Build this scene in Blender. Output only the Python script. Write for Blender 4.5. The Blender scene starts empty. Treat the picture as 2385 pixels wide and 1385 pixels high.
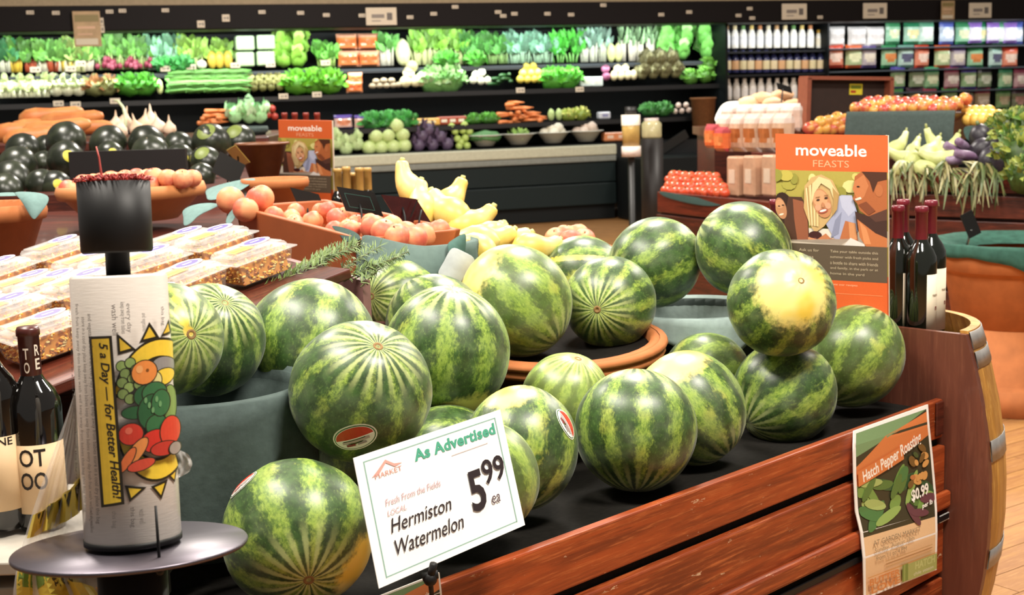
import bpy, bmesh, math, random
import numpy as np
from mathutils import Vector, Matrix, noise as mnoise
random.seed(7); np.random.seed(7)
PI = math.pi
SC = bpy.context.scene
COL = SC.collection
# ---------------------------------------------------------------- camera
FPX = 3200.0
CAMZ = 1.5
PITCH = math.atan((692.5 - 206.0) / FPX)
ROLL = math.radians(-1.66)
CAMR = Matrix.Rotation(PI / 2 - PITCH, 3, 'X') @ Matrix.Rotation(ROLL, 3, 'Z')
CAMP = Vector((0, 0, CAMZ))
cd = bpy.data.cameras.new('camera'); cam = bpy.data.objects.new('camera', cd); COL.objects.link(cam)
cam.matrix_world = Matrix.Translation(CAMP) @ CAMR.to_4x4()
cd.sensor_width = 36.0; cd.lens = FPX / 2385.0 * 36.0; cd.clip_start = 0.05; cd.clip_end = 100
cd.dof.use_dof = True; cd.dof.focus_distance = 2.5; cd.dof.aperture_fstop = 9.0
SC.camera = cam
# ---------------------------------------------------------------- world, lamps, exposure
w = bpy.data.worlds.new('world'); SC.world = w; w.use_nodes = True
w.node_tree.nodes['Background'].inputs[0].default_value = (1.0, 0.93, 0.84, 1)
w.node_tree.nodes['Background'].inputs[1].default_value = 0.24
SC.view_settings.view_transform = 'Standard'; SC.view_settings.look = 'None'
SC.view_settings.exposure = 0.16; SC.view_settings.gamma = 1.0
SC.view_settings.use_curve_mapping = False
SC.cycles.max_bounces = 8; SC.cycles.transparent_max_bounces = 24
SC.cycles.sample_clamp_indirect = 6.0

def area(name, loc, size, power, color=(1, .93, .83), target=None, size_y=None, spread=None):
    l = bpy.data.lights.new(name, 'AREA'); l.energy = power; l.color = color
    l.shape = 'RECTANGLE'; l.size = size; l.size_y = size_y or size
    if spread: l.spread = spread
    o = bpy.data.objects.new(name, l); COL.objects.link(o); o.location = loc
    if target is not None:
        o.rotation_euler = (Vector(target) - Vector(loc)).to_track_quat('-Z', 'Y').to_euler()
    return o
# ceiling lamps of the shop
area('ceiling_lamp', (-1.5, 2.2, 3.9), 1.9, 140, target=(-.5, 3.0, .8), size_y=.5)
area('ceiling_lamp', (1.3, 1.5, 3.9), 1.2, 165, target=(.5, 3.0, .8), size_y=.5)
area('ceiling_lamp', (0.6, 5.4, 4.0), 0.9, 150, target=(.3, 4.6, .8))
area('ceiling_lamp', (-2.6, 6.0, 4.0), 0.9, 150)
area('ceiling_lamp', (3.4, 6.2, 4.0), 0.9, 135)
area('ceiling_lamp', (4.2, 10.5, 4.0), 0.9, 230)
area('ceiling_lamp', (-0.6, 10.5, 4.0), 0.9, 300)

# ---------------------------------------------------------------- view helpers: a pixel of the photo and a distance -> a place in the shop
def ray(px, py):
    return CAMR @ Vector(((px - 1192.5) / FPX, -(py - 692.5) / FPX, -1.0))
def P(px, py, d): return CAMP + ray(px, py) * d
def PZ(px, py, z):
    r = ray(px, py); return CAMP + r * ((z - CAMZ) / r.z)
def SZ(n, d): return n * d / FPX
def depth(p): return -(CAMR.transposed() @ (Vector(p) - CAMP)).z
def proj(p):
    c = CAMR.transposed() @ (Vector(p) - CAMP)
    return (1192.5 + FPX * c.x / -c.z, 692.5 - FPX * c.y / -c.z)
def CV(x, y, z): return (CAMR @ Vector((x, y, z))).normalized()
def quad_px(c, d0):
    """corners TL,TR,BR,BL in pixels -> 3-D parallelogram whose first corner lies at depth d0"""
    r = [np.array(ray(*q)) for q in c]
    A = np.stack([r[0], -r[1], r[2], -r[3]], 1)
    u, s, vt = np.linalg.svd(A); n = vt[3]; n = n / n[0] * d0
    return [CAMP + Vector(r[i] * n[i]) for i in range(4)]

# ---------------------------------------------------------------- materials
_M = {}
def srgb(c):
    if isinstance(c, str): c = tuple(int(c[i:i + 2], 16) for i in (0, 2, 4))
    return tuple((v / 255 / 12.92) if v / 255 <= .04045 else ((v / 255 + .055) / 1.055) ** 2.4 for v in c)
class NT:
    def __init__(s, m): s.t = m.node_tree; s.n = s.t.nodes; s.l = s.t.links
    def new(s, k, **kw):
        n = s.n.new(k)
        for a, b in kw.items(): setattr(n, a, b)
        return n
    def link(s, a, b): s.l.new(a, b)
    def val(s, sock, v):
        if hasattr(v, 'is_linked') or isinstance(v, bpy.types.NodeSocket): s.link(v, sock)
        else: sock.default_value = v
    def math(s, op, a, b=0.0, c=None, clamp=False):
        n = s.new('ShaderNodeMath', operation=op, use_clamp=clamp)
        s.val(n.inputs[0], a); s.val(n.inputs[1], b)
        if c is not None: s.val(n.inputs[2], c)
        return n.outputs[0]
    def mix(s, f, a, b, mode='MIX'):
        n = s.new('ShaderNodeMix', data_type='RGBA', blend_type=mode)
        s.val(n.inputs[0], f)
        for i, v in ((6, a), (7, b)):
            if isinstance(v, tuple): n.inputs[i].default_value = (*v[:3], 1)
            else: s.link(v, n.inputs[i])
        return n.outputs[2]
    def noise(s, vec, scale, detail=3, rough=.55, w=None, dist=0.0):
        n = s.new('ShaderNodeTexNoise', noise_dimensions='4D' if w is not None else '3D')
        s.link(vec, n.inputs['Vector'])
        if w is not None: s.val(n.inputs['W'], w)
        n.inputs['Scale'].default_value = scale; n.inputs['Detail'].default_value = detail
        n.inputs['Roughness'].default_value = rough; n.inputs['Distortion'].default_value = dist
        return n.outputs['Fac']
    def step(s, v, a, b, kind='SMOOTHSTEP'):
        n = s.new('ShaderNodeMapRange', interpolation_type=kind)
        s.val(n.inputs[0], v); n.inputs[1].default_value = a; n.inputs[2].default_value = b
        return n.outputs[0]
    def scale3(s, vec, x, y, z):
        n = s.new('ShaderNodeMapping'); s.link(vec, n.inputs[0]); n.inputs['Scale'].default_value = (x, y, z)
        return n.outputs[0]
def newmat(name):
    m = bpy.data.materials.new(name); m.use_nodes = True
    t = NT(m); b = t.n['Principled BSDF']
    return m, t, b
def M(name, c=None, rough=.5, metal=0.0, var=.12, scale=30.0, bump=0.0, spec=.5, coat=0.0, trans=0.0, alpha=1.0, emit=0.0, stretch=None):
    """plain material: colour (or the mesh's own 'Col' paint when c is None) mottled by a noise"""
    if name in _M: return _M[name]
    m, t, b = newmat(name); _M[name] = m
    tc = t.new('ShaderNodeTexCoord').outputs['Object']
    if stretch: tc = t.scale3(tc, *stretch)
    n = t.noise(tc, scale, 4)
    if c is None:
        a = t.new('ShaderNodeAttribute', attribute_name='Col'); src = a.outputs['Color']
    else:
        r = t.new('ShaderNodeRGB'); r.outputs[0].default_value = (*srgb(c), 1); src = r.outputs[0]
    f = t.new('ShaderNodeMapRange'); t.link(n, f.inputs[0]); f.inputs[1].default_value = .25; f.inputs[2].default_value = .75
    f.inputs[3].default_value = 1 - var; f.inputs[4].default_value = 1 + var
    v = t.new('ShaderNodeVectorMath', operation='SCALE'); t.link(src, v.inputs[0]); t.link(f.outputs[0], v.inputs['Scale'])
    t.link(v.outputs[0], b.inputs['Base Color'])
    b.inputs['Roughness'].default_value = rough; b.inputs['Metallic'].default_value = metal
    b.inputs['Specular IOR Level'].default_value = spec; b.inputs['Coat Weight'].default_value = coat
    b.inputs['Transmission Weight'].default_value = trans; b.inputs['Alpha'].default_value = alpha
    if emit:
        t.link(v.outputs[0], b.inputs['Emission Color']); b.inputs['Emission Strength'].default_value = emit
    if bump:
        bp = t.new('ShaderNodeBump'); bp.inputs['Strength'].default_value = bump; bp.inputs['Distance'].default_value = .004
        t.link(n, bp.inputs['Height']); t.link(bp.outputs[0], b.inputs['Normal'])
    return m

# ---------------------------------------------------------------- mesh builder
class MB:
    def __init__(s): s.v = []; s.f = []; s.c = []; s.sm = []
    def add(s, vs, fs, col=(.5, .5, .5), smooth=True):
        o = len(s.v); s.v += [tuple(v) for v in vs]
        for f in fs:
            s.f.append(tuple(i + o for i in f)); s.c.append(col); s.sm.append(smooth)
        return s
    def box(s, c, size, col=(.5, .5, .5), rot=None, bev=0.0):
        x, y, z = (k / 2 for k in size); c = Vector(c)
        if bev:
            b = min(bev, x * .9, y * .9, z * .9); vs = []
            for k, (hx, hy) in ((-1, (x - b, y - b)), (-2, (x, y)), (2, (x, y)), (1, (x - b, y - b))):
                zz = {-1: -z, -2: -z + b, 2: z - b, 1: z}[k]
                for sx, sy in ((-1, -1), (1, -1), (1, 1), (-1, 1)):
                    if abs(k) == 2:
                        vs += [(sx * hx, sy * (hy - b), zz), (sx * (hx - b), sy * hy, zz)] if sx * sy > 0 else [(sx * (hx - b), sy * hy, zz), (sx * hx, sy * (hy - b), zz)]
                    else: vs += [(sx * hx, sy * hy, zz)] * 1
            # rings: 4, 8, 8, 4
            r0, r1, r2, r3 = range(0, 4), range(4, 12), range(12, 20), range(20, 24)
            fs = [(3, 2, 1, 0), (20, 21, 22, 23)]
            for i in range(8): fs.append((r1[i], r1[(i + 1) % 8], r2[(i + 1) % 8], r2[i]))
            for i in range(4):
                a, a2 = r1[2 * i], r1[2 * i + 1]; nx = r1[(2 * i + 2) % 8]
                fs.append((r0[i], a2, a)); fs.append((r0[i], r0[(i + 1) % 4], nx, a2))
                a, a2 = r2[2 * i], r2[2 * i + 1]; nx = r2[(2 * i + 2) % 8]
                fs.append((r3[i], a, a2)); fs.append((r3[i], a2, nx, r3[(i + 1) % 4]))
        else:
            vs = [(sx * x, sy * y, sz * z) for sz in (-1, 1) for sy in (-1, 1) for sx in (-1, 1)]
            fs = [(0, 2, 3, 1), (4, 5, 7, 6), (0, 1, 5, 4), (1, 3, 7, 5), (3, 2, 6, 7), (2, 0, 4, 6)]
        vs = [Vector(v) for v in vs]
        if rot is not None: vs = [rot @ v for v in vs]
        return s.add([v + c for v in vs], fs, col, False)
    def hexa(s, b, t, col=(.5, .5, .5)):
        """eight corners: bottom ring of 4, top ring of 4"""
        return s.add(list(b) + list(t), [(3, 2, 1, 0), (4, 5, 6, 7), (0, 1, 5, 4), (1, 2, 6, 5), (2, 3, 7, 6), (3, 0, 4, 7)], col, False)
    def tube(s, pts, r, n=8, col=(.5, .5, .5), cap=True, smooth=True, flat=1.0):
        pts = [Vector(p) for p in pts]; k = len(pts)
        rs = r if isinstance(r, (list, tuple)) else [r] * k
        vs = []; up = None
        for i, p in enumerate(pts):
            t = (pts[min(i + 1, k - 1)] - pts[max(i - 1, 0)]).normalized()
            if up is None: up = t.orthogonal().normalized()
            up = (up - t * up.dot(t)).normalized(); sd = t.cross(up)
            for j in range(n):
                a = 2 * PI * j / n; vs.append(p + (up * math.cos(a) * flat + sd * math.sin(a)) * rs[i])
        fs = [(i * n + j, i * n + (j + 1) % n, (i + 1) * n + (j + 1) % n, (i + 1) * n + j) for i in range(k - 1) for j in range(n)]
        if cap: fs += [tuple(range(n))[::-1], tuple((k - 1) * n + j for j in range(n))]
        return s.add(vs, fs, col, smooth)
    def lathe(s, prof, n=24, col=(.5, .5, .5), mat=None, a0=0.0, a1=2 * PI, smooth=True, wob=None):
        full = abs(a1 - a0 - 2 * PI) < 1e-6; m = n if full else n + 1; vs = []
        for (r, z) in prof:
            for j in range(m):
                a = a0 + (a1 - a0) * j / n; rr = r * (wob(a, z) if wob else 1)
                vs.append(Vector((rr * math.cos(a), rr * math.sin(a), z)))
        if mat is not None: vs = [mat @ v for v in vs]
        fs = []
        for i in range(len(prof) - 1):
            for j in range(n):
                j2 = (j + 1) % m; fs.append((i * m + j, i * m + j2, (i + 1) * m + j2, (i + 1) * m + j))
        return s.add(vs, fs, col, smooth)
    def ball(s, c, r, n=12, m=8, col=(.5, .5, .5), rot=None, jit=0.0, seed=0):
        """ellipsoid, r a number or three, roughened by jit"""
        r = Vector(r) if isinstance(r, (tuple, list, Vector)) else Vector((r, r, r)); c = Vector(c); vs = []
        for i in range(m + 1):
            ph = PI * i / m
            for j in range(n):
                a = 2 * PI * j / n; u = Vector((math.sin(ph) * math.cos(a), math.sin(ph) * math.sin(a), math.cos(ph)))
                k = 1 + (jit * mnoise.noise(u * 2.2 + Vector((seed * 3.1, seed, 0))) if jit else 0)
                q = Vector((u.x * r.x, u.y * r.y, u.z * r.z)) * k
                if rot is not None: q = rot @ q
                vs.append(c + q)
        fs = [(i * n + j, (i + 1) * n + j, (i + 1) * n + (j + 1) % n, i * n + (j + 1) % n) for i in range(m) for j in range(n)]
        return s.add(vs, fs, col, True)
    def leaf(s, p, d, up, L, W, col=(.2, .5, .1), curl=.3, k=3, wave=0.0):
        """a bent leaf blade, midrib folded"""
        p = Vector(p); d = Vector(d).normalized(); up = Vector(up); up = (up - d * up.dot(d))
        up = up.normalized() if up.length > 1e-5 else d.orthogonal().normalized(); sd = d.cross(up); vs = []
        for i in range(k + 1):
            t = i / k; wd = W * (math.sin(PI * (.12 + .83 * t)) ** .8) / 2; c = p + d * (L * t) - up * (curl * L * t * t)
            h = wd * .35; wv = wave * W * math.sin(i * 2.4)
            vs += [c - sd * wd + up * (h + wv), c, c + sd * wd + up * (h - wv)]
        fs = []
        for i in range(k):
            a = i * 3; fs += [(a, a + 1, a + 4, a + 3), (a + 1, a + 2, a + 5, a + 4)]
        return s.add(vs, fs, col, True)
    def sheet(s, g, col=(.5, .5, .5), th=0.0, smooth=True):
        """grid of points g[i][j]; th gives it thickness"""
        n, m = len(g), len(g[0]); vs = [Vector(p) for r in g for p in r]
        fs = [(i * m + j, i * m + j + 1, (i + 1) * m + j + 1, (i + 1) * m + j) for i in range(n - 1) for j in range(m - 1)]
        return s.add(vs, fs, col, smooth)
    def build(s, name, mat, parent=None, solid=0.0, sub=0, bevel=0.0):
        me = bpy.data.meshes.new(name); me.from_pydata(s.v, [], s.f)
        me.polygons.foreach_set('use_smooth', s.sm)
        ca = me.color_attributes.new('Col', 'FLOAT_COLOR', 'CORNER')
        cols = np.ones((len(me.loops), 4), 'f')
        reps = np.array([len(f) for f in s.f]); cols[:, :3] = np.repeat(np.array([c[:3] for c in s.c], 'f'), reps, 0)
        ca.data.foreach_set('color', cols.ravel())
        me.update()
        o = bpy.data.objects.new(name, me); COL.objects.link(o)
        for mm in (mat if isinstance(mat, (list, tuple)) else [mat]): me.materials.append(mm)
        if parent is not None: o.parent = parent
        if bevel:
            b = o.modifiers.new('b', 'BEVEL'); b.width = bevel; b.segments = 2; b.limit_method = 'ANGLE'
        if solid:
            b = o.modifiers.new('s', 'SOLIDIFY'); b.thickness = solid; b.offset = 0
        if sub:
            b = o.modifiers.new('u', 'SUBSURF'); b.levels = sub; b.render_levels = sub
        return o

def thing(name, label, cat, loc=(0, 0, 0), group=None, rot=None):
    o = bpy.data.objects.new(name, None); COL.objects.link(o); o.empty_display_size = .05
    o.location = loc; o['label'] = label; o['category'] = cat
    if rot is not None: o.rotation_euler = rot.to_euler() if hasattr(rot, 'to_euler') else rot
    if group: o['group'] = group
    return o
def tag(o, label, cat, group=None):
    o['label'] = label; o['category'] = cat
    if group: o['group'] = group
    return o
def kind(o, k): o['kind'] = k; return o
def dup(o, parent=None):
    c = o.copy(); COL.objects.link(c)
    if parent is not None: c.parent = parent
    for k in list(o.children): dup(k, c)
    return c
ORD = 'first second third fourth fifth sixth seventh eighth ninth tenth eleventh twelfth thirteenth fourteenth fifteenth sixteenth seventeenth eighteenth nineteenth twentieth'.split()
def ordn(i, n):
    if i == 0: return 'leftmost' if n > 2 else 'left one'
    if i == n - 1: return 'rightmost' if n > 2 else 'right one'
    if i < 20: return ORD[i] + ' from left'
    if n - 1 - i < 20: return ORD[n - 1 - i] + ' from right'
    return ORD[(i - 20) % 20] + ' past the twentieth from the left'
def wpos(o):
    p = o.location.copy()
    if o.type == 'MESH' and len(o.data.vertices):
        vs = [Vector(c) for c in o.bound_box]; p = o.matrix_basis @ (sum(vs, Vector()) / 8)
    return p
KIND = {'greens': 'leafy_bunch', 'radishes': 'radish_bunch', 'sprouts': 'sprout', 'husk': 'dried_husk', 'herb': 'herb_sprig', 'tag': 'price_tag', 'melon': 'black_melon', 'card': 'hanging_card', 'apple': 'apple'}
def row_labels(objs, what, where, cat, group):
    """members of one row, told apart by their place counted from its left end"""
    objs = sorted(objs, key=lambda o: proj(wpos(o))[0]); n = len(objs)
    nm = KIND.get(cat, cat.replace(' ', '_').replace('-', '_'))
    for i, o in enumerate(objs):
        o.name = nm; tag(o, f'{what} {where}, {ordn(i, n)}' if n > 1 else f'{what} {where}', cat, group)

def rx(o, d, r):
    pass
def basis(z, x=None):
    """rotation whose Z is z and whose X is near x"""
    z = Vector(z).normalized(); x = Vector(x) if x is not None else z.orthogonal()
    x = (x - z * x.dot(z)).normalized(); y = z.cross(x)
    return Matrix((x, y, z)).transposed()

# ---------------------------------------------------------------- flat print: polygons and text laid on a surface
_TX = {}
def text_mesh(txt, bold=0.0, shear=0.0, spacing=1.0):
    key = (txt, bold, shear, spacing)
    if key in _TX: return _TX[key]
    c = bpy.data.curves.new('t', 'FONT'); c.body = txt; c.size = 1.0; c.offset = bold; c.shear = shear; c.space_character = spacing
    c.resolution_u = 3; c.fill_mode = 'FRONT'
    o = bpy.data.objects.new('t', c); COL.objects.link(o)
    dg = bpy.context.evaluated_depsgraph_get(); me = o.evaluated_get(dg).to_mesh()
    vs = [(v.co.x, v.co.y) for v in me.vertices]; fs = [tuple(p.vertices) for p in me.polygons]
    o.evaluated_get(dg).to_mesh_clear(); bpy.data.objects.remove(o); bpy.data.curves.remove(c)
    x0 = min(v[0] for v in vs); x1 = max(v[0] for v in vs); y0 = min(v[1] for v in vs); y1 = max(v[1] for v in vs)
    _TX[key] = ([(v[0] - x0, v[1] - y0) for v in vs], fs, x1 - x0, y1 - y0)
    return _TX[key]
class Print:
    """shapes in 2-D units (x right, y up), later laid on a surface by fn(x, y, height)"""
    def __init__(s): s.items = []; s.k = 0
    def poly(s, pts, col):
        s.k += 1; s.items.append((list(pts), None, srgb(col), s.k)); return s
    def clamp(s, x0, y0, x1, y1):
        s.items = [([(min(max(x, x0), x1), min(max(y, y0), y1)) for x, y in p], f, c, k) for p, f, c, k in s.items]; return s
    def rect(s, x0, y0, x1, y1, col): return s.poly([(x0, y0), (x1, y0), (x1, y1), (x0, y1)], col)
    def frame(s, x0, y0, x1, y1, t, col):
        s.rect(x0, y0, x1, y0 + t, col); s.rect(x0, y1 - t, x1, y1, col); s.rect(x0, y0, x0 + t, y1, col); return s.rect(x1 - t, y0, x1, y1, col)
    def ell(s, cx, cy, a, b, col, rot=0.0, n=18, a0=0, a1=2 * PI):
        ca, sa = math.cos(rot), math.sin(rot)
        return s.poly([(cx + a * math.cos(t) * ca - b * math.sin(t) * sa, cy + a * math.cos(t) * sa + b * math.sin(t) * ca) for t in [a0 + (a1 - a0) * i / n for i in range(n)]], col)
    def text(s, txt, x, y, col, w=None, h=None, bold=0.0, shear=0.0, rot=0.0, spacing=1.0, align='L'):
        vs, fs, tw, th = text_mesh(txt, bold, shear, spacing)
        sx = w / tw if w else None; sy = h / th if h else None
        sx = sx or sy; sy = sy or sx
        ox = -tw * sx / 2 if align == 'C' else 0; ca, sa = math.cos(rot), math.sin(rot)
        pts = []
        for a, b in vs:
            u, v = a * sx + ox, b * sy; pts.append((x + u * ca - v * sa, y + u * sa + v * ca))
        s.k += 1; s.items.append((pts, fs, srgb(col), s.k)); return s
    def lay(s, name, fn, parent, mat=None, eps=.00018, cut=None, cuty=None):
        """cut: width of the vertical strips into which shapes are cut so they follow a curved surface"""
        bm = bmesh.new(); lay = bm.loops.layers.float_color.new('Col')
        for pts, fs, col, k in s.items:
            b2 = bmesh.new(); vv = [b2.verts.new((x, y, 0)) for x, y in pts]
            for f in (fs or [tuple(range(len(pts)))]):
                try: b2.faces.new([vv[i] for i in f])
                except ValueError: pass
            if cut:
                x0 = min(p[0] for p in pts); x1 = max(p[0] for p in pts); n = int((x1 - x0) / cut)
                for i in range(1, n + 1):
                    x = x0 + (x1 - x0) * i / (n + 1)
                    bmesh.ops.bisect_plane(b2, geom=b2.verts[:] + b2.edges[:] + b2.faces[:], plane_co=(x, 0, 0), plane_no=(1, 0, 0))
            if cuty:
                y0 = min(p[1] for p in pts); y1 = max(p[1] for p in pts); n = int((y1 - y0) / cuty)
                for i in range(1, n + 1):
                    y = y0 + (y1 - y0) * i / (n + 1)
                    bmesh.ops.bisect_plane(b2, geom=b2.verts[:] + b2.edges[:] + b2.faces[:], plane_co=(0, y, 0), plane_no=(0, 1, 0))
            bmesh.ops.triangulate(b2, faces=b2.faces[:])
            mp = {v: bm.verts.new(fn(v.co.x, v.co.y, eps * k)) for v in b2.verts}
            for f in b2.faces:
                try: nf = bm.faces.new([mp[v] for v in f.verts])
                except ValueError: continue
                for lp in nf.loops: lp[lay] = (*col, 1)
            b2.free()
        me = bpy.data.meshes.new(name); bm.to_mesh(me); bm.free()
        o = bpy.data.objects.new(name, me); COL.objects.link(o); me.materials.append(mat or M('print_ink', None, rough=.45, var=.03, scale=200))
        if parent is not None: o.parent = parent
        return o
def flat_fn(tl, tr, bl, W, H):
    """surface of a flat card: x 0..W from left, y 0..H from bottom"""
    ex = (tr - tl) / W; ey = (tl - bl) / H; n = ex.cross(ey).normalized()
    return lambda x, y, h: bl + ex * x + ey * y + n * h
# ================================================================ materials with a build of their own
def wood(name, dark, mid, light, rough=.35, grain=(1.2, 22, 22), coat=.15, chips=0.0, spec=.5):
    if name in _M: return _M[name]
    m, t, b = newmat(name); _M[name] = m
    tc = t.new('ShaderNodeTexCoord').outputs['Object']
    oi = t.new('ShaderNodeObjectInfo').outputs['Random']; w = t.math('MULTIPLY', oi, 37.0)
    g = t.scale3(tc, *grain)
    n1 = t.noise(g, 1.3, 5, .6, w=w, dist=1.2); n2 = t.noise(g, 6.0, 4, .7, w=w); n3 = t.noise(tc, 2.2, 3, .5, w=w)
    f = t.step(t.math('ADD', t.math('MULTIPLY', n1, .75), t.math('MULTIPLY', n3, .35)), .36, .74)
    c = t.mix(f, srgb(dark), srgb(mid)); c = t.mix(t.step(n2, .48, .8), c, srgb(light))
    c = t.mix(t.step(n2, .42, .28), c, srgb(dark))
    if chips:
        ch = t.noise(t.scale3(tc, 18, 60, 60), 1.0, 6, .7); c = t.mix(t.math('MULTIPLY', t.step(ch, .645, .685), chips), c, srgb('d9b793'))
    t.link(c, b.inputs['Base Color']); b.inputs['Roughness'].default_value = rough; b.inputs['Coat Weight'].default_value = coat
    b.inputs['Specular IOR Level'].default_value = spec
    bp = t.new('ShaderNodeBump'); bp.inputs['Strength'].default_value = .25; bp.inputs['Distance'].default_value = .002
    t.link(n2, bp.inputs['Height']); t.link(bp.outputs[0], b.inputs['Normal'])
    return m

def melon_mat():
    m, t, b = newmat('watermelon_rind')
    tc = t.new('ShaderNodeTexCoord').outputs['Object']
    w = t.math('MULTIPLY', t.new('ShaderNodeObjectInfo').outputs['Random'], 61.0)
    q = t.scale3(tc, 8, 8, 8)
    sp = t.new('ShaderNodeSeparateXYZ'); t.link(q, sp.inputs[0]); X, Y, Z = sp.outputs
    th = t.math('ARCTAN2', Y, X)
    ln = t.new('ShaderNodeVectorMath', operation='LENGTH'); t.link(q, ln.inputs[0])
    zn = t.math('ABSOLUTE', t.math('DIVIDE', Z, ln.outputs['Value']))
    polar = t.step(zn, .60, .97)
    nA = t.noise(q, 1.5, 2, .5, w=w); nB = t.noise(q, 6.5, 4, .6, w=w); nC = t.noise(t.scale3(q, 1, 1, .5), 17.0, 5, .7, w=w)
    nD = t.noise(q, 2.6, 2, .5, w=t.math('ADD', w, 7.0))
    amp = t.math('SUBTRACT', 1.0, t.math('MULTIPLY', polar, .75))
    nrg = t.new('ShaderNodeAttribute', attribute_name='stripes').outputs['Fac']
    ph = t.math('ADD', t.math('MULTIPLY', th, nrg), t.math('MULTIPLY', t.math('ADD', t.math('MULTIPLY', t.math('SUBTRACT', nA, .5), 3.2), t.math('MULTIPLY', t.math('SUBTRACT', nB, .5), 3.4)), amp))
    nE = t.noise(t.scale3(q, 1, 1, .6), 30.0, 3, .6, w=w)
    s = t.math('MULTIPLY', t.math('SINE', ph), .85)
    s = t.math('ADD', s, t.math('MULTIPLY', t.math('SUBTRACT', nC, .5), 3.2))
    s = t.math('ADD', s, t.math('MULTIPLY', t.math('SUBTRACT', nD, .5), 1.6))
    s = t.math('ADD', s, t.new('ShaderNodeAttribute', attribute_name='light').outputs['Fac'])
    band = t.step(s, -.36, 1.0)
    s2 = t.math('SINE', t.math('MULTIPLY', th, t.math('MULTIPLY', nrg, 2.0)))
    ray_ = t.math('MULTIPLY', t.step(t.math('ADD', s2, t.math('MULTIPLY', t.math('SUBTRACT', nC, .5), 2.2)), -.5, .9), polar)
    tone = t.new('ShaderNodeAttribute', attribute_name='tone').outputs['Fac']
    dark = t.mix(t.step(nB, .35, .7), srgb('263c18'), srgb('3c5b26'))
    dark = t.mix(t.math('MULTIPLY', t.step(nE, .52, .72), .5), dark, srgb('6c8842'))
    light = t.mix(t.step(nC, .32, .66), srgb('5f822b'), srgb('98b147'))
    light = t.mix(t.math('MULTIPLY', t.step(nE, .54, .72), .55), light, srgb('bac963'))
    light = t.mix(t.math('MULTIPLY', t.step(nE, .46, .30), .55), light, srgb('50702c'))
    light = t.mix(t.math('MULTIPLY', t.step(nA, .52, .72), .5), light, srgb('c9bf55'))
    c = t.mix(t.math('MULTIPLY', band, .92), dark, light)
    c = t.mix(t.math('MULTIPLY', ray_, .8), c, srgb('c3cd84'))
    c = t.mix(t.math('MULTIPLY', tone, .6), c, srgb('a9ba62'))
    # waxy bloom of the skin, in blotches
    c = t.mix(t.math('MULTIPLY', t.step(nD, .40, .75), .16), c, srgb('a9b094'))
    sa = t.new('ShaderNodeAttribute', attribute_name='spot').outputs['Fac']
    sm = t.math('ADD', sa, t.math('ADD', t.math('MULTIPLY', t.math('SUBTRACT', nB, .5), .4), t.math('MULTIPLY', t.math('SUBTRACT', nC, .5), .16)))
    yel = t.mix(t.step(nA, .4, .65), srgb('efdf86'), srgb('e6c444'))
    c = t.mix(t.step(sm, .42, .62), c, yel)
    t.link(c, b.inputs['Base Color'])
    b.inputs['Roughness'].default_value = .37; b.inputs['Specular IOR Level'].default_value = .62; b.inputs['Sheen Weight'].default_value = .12; b.inputs['Sheen Roughness'].default_value = .4
    bp = t.new('ShaderNodeBump'); bp.inputs['Strength'].default_value = .12; bp.inputs['Distance'].default_value = .002
    t.link(nB, bp.inputs['Height']); t.link(bp.outputs[0], b.inputs['Normal'])
    return m
RIND = melon_mat()

TERRA = M('terracotta', 'b06b3e', rough=.75, var=.16, scale=14, bump=.15, spec=.25)
TERRA_D = M('dark_terracotta', '96502c', rough=.6, var=.15, scale=10, bump=.1, spec=.3)
CLOTH = M('green_cloth', '475350', rough=.9, var=.14, scale=60, bump=.25, spec=.2)
BLACK = M('black_plastic', '141313', rough=.5, var=.1, spec=.3)
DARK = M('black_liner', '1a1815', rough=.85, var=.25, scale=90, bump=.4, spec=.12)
STEEL = M('brushed_steel', '625c64', rough=.36, metal=.9, var=.12, scale=18, stretch=(1, 9, 1))
PAINT = M('painted', None, rough=.5, var=.1, scale=40)
VEG = M('produce', None, rough=.42, var=.16, scale=45, bump=.15)
LEAF = M('leaf', None, rough=.5, var=.22, scale=35, bump=.3)
GLOSS = M('glossy_wrap', None, rough=.16, var=.12, scale=25, bump=.15)
CLEAR = M('clear_plastic', 'f4f1ee', rough=.09, var=.02, alpha=.22, spec=.6)
BIN_WOOD = wood('red_brown_wood', '682911', 'a84a1f', 'c76e3a', rough=.42, grain=(1.6, 26, 26), chips=.8, coat=.06)
DARK_WOOD = wood('dark_red_wood', '2c110b', '5a2416', '743422', rough=.4, grain=(1.5, 18, 18))
PANEL_WOOD = wood('brown_panel', '5c3226', '70402f', '7c4b38', rough=.42, grain=(14, 14, 1.2))
OAK = wood('golden_oak', '9a6a2c', 'c8913e', 'dcae5c', rough=.5, grain=(18, 18, 1.3), coat=.05)
FLOOR_W = wood('floor_oak', '8a5c36', 'a2743f', 'b48656', rough=.6, grain=(2.0, 26, 26), coat=.0, spec=.3)

# ================================================================ room
b = MB(); b.box((2, 12, -.06), (24, 32, .1)); fl = kind(b.build('floor', M('floor_base', '93673a', rough=.55, var=.2, scale=6)), 'structure')
pm = None
for i in range(26):
    for j in range(5):
        a = .62; L, Wd = 1.25, .125
        p = Vector((2.2 + (i - 12) * Wd * -math.sin(a) + (j - 2 + (i % 3) / 3) * L * math.cos(a), 4.6 + (i - 12) * Wd * math.cos(a) + (j - 2 + (i % 3) / 3) * L * math.sin(a), -.004))
        if p.y < 3.1 and p.x < 1.6 or p.x > 5.2: continue
        if pm is None:
            o = MB().box((0, 0, 0), (L - .003, Wd - .003, .008)).build('plank', FLOOR_W, fl, bevel=0); pm = o
        else:
            o = pm.copy(); COL.objects.link(o)
        o.location = p; o.rotation_euler = (0, 0, a)

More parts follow.
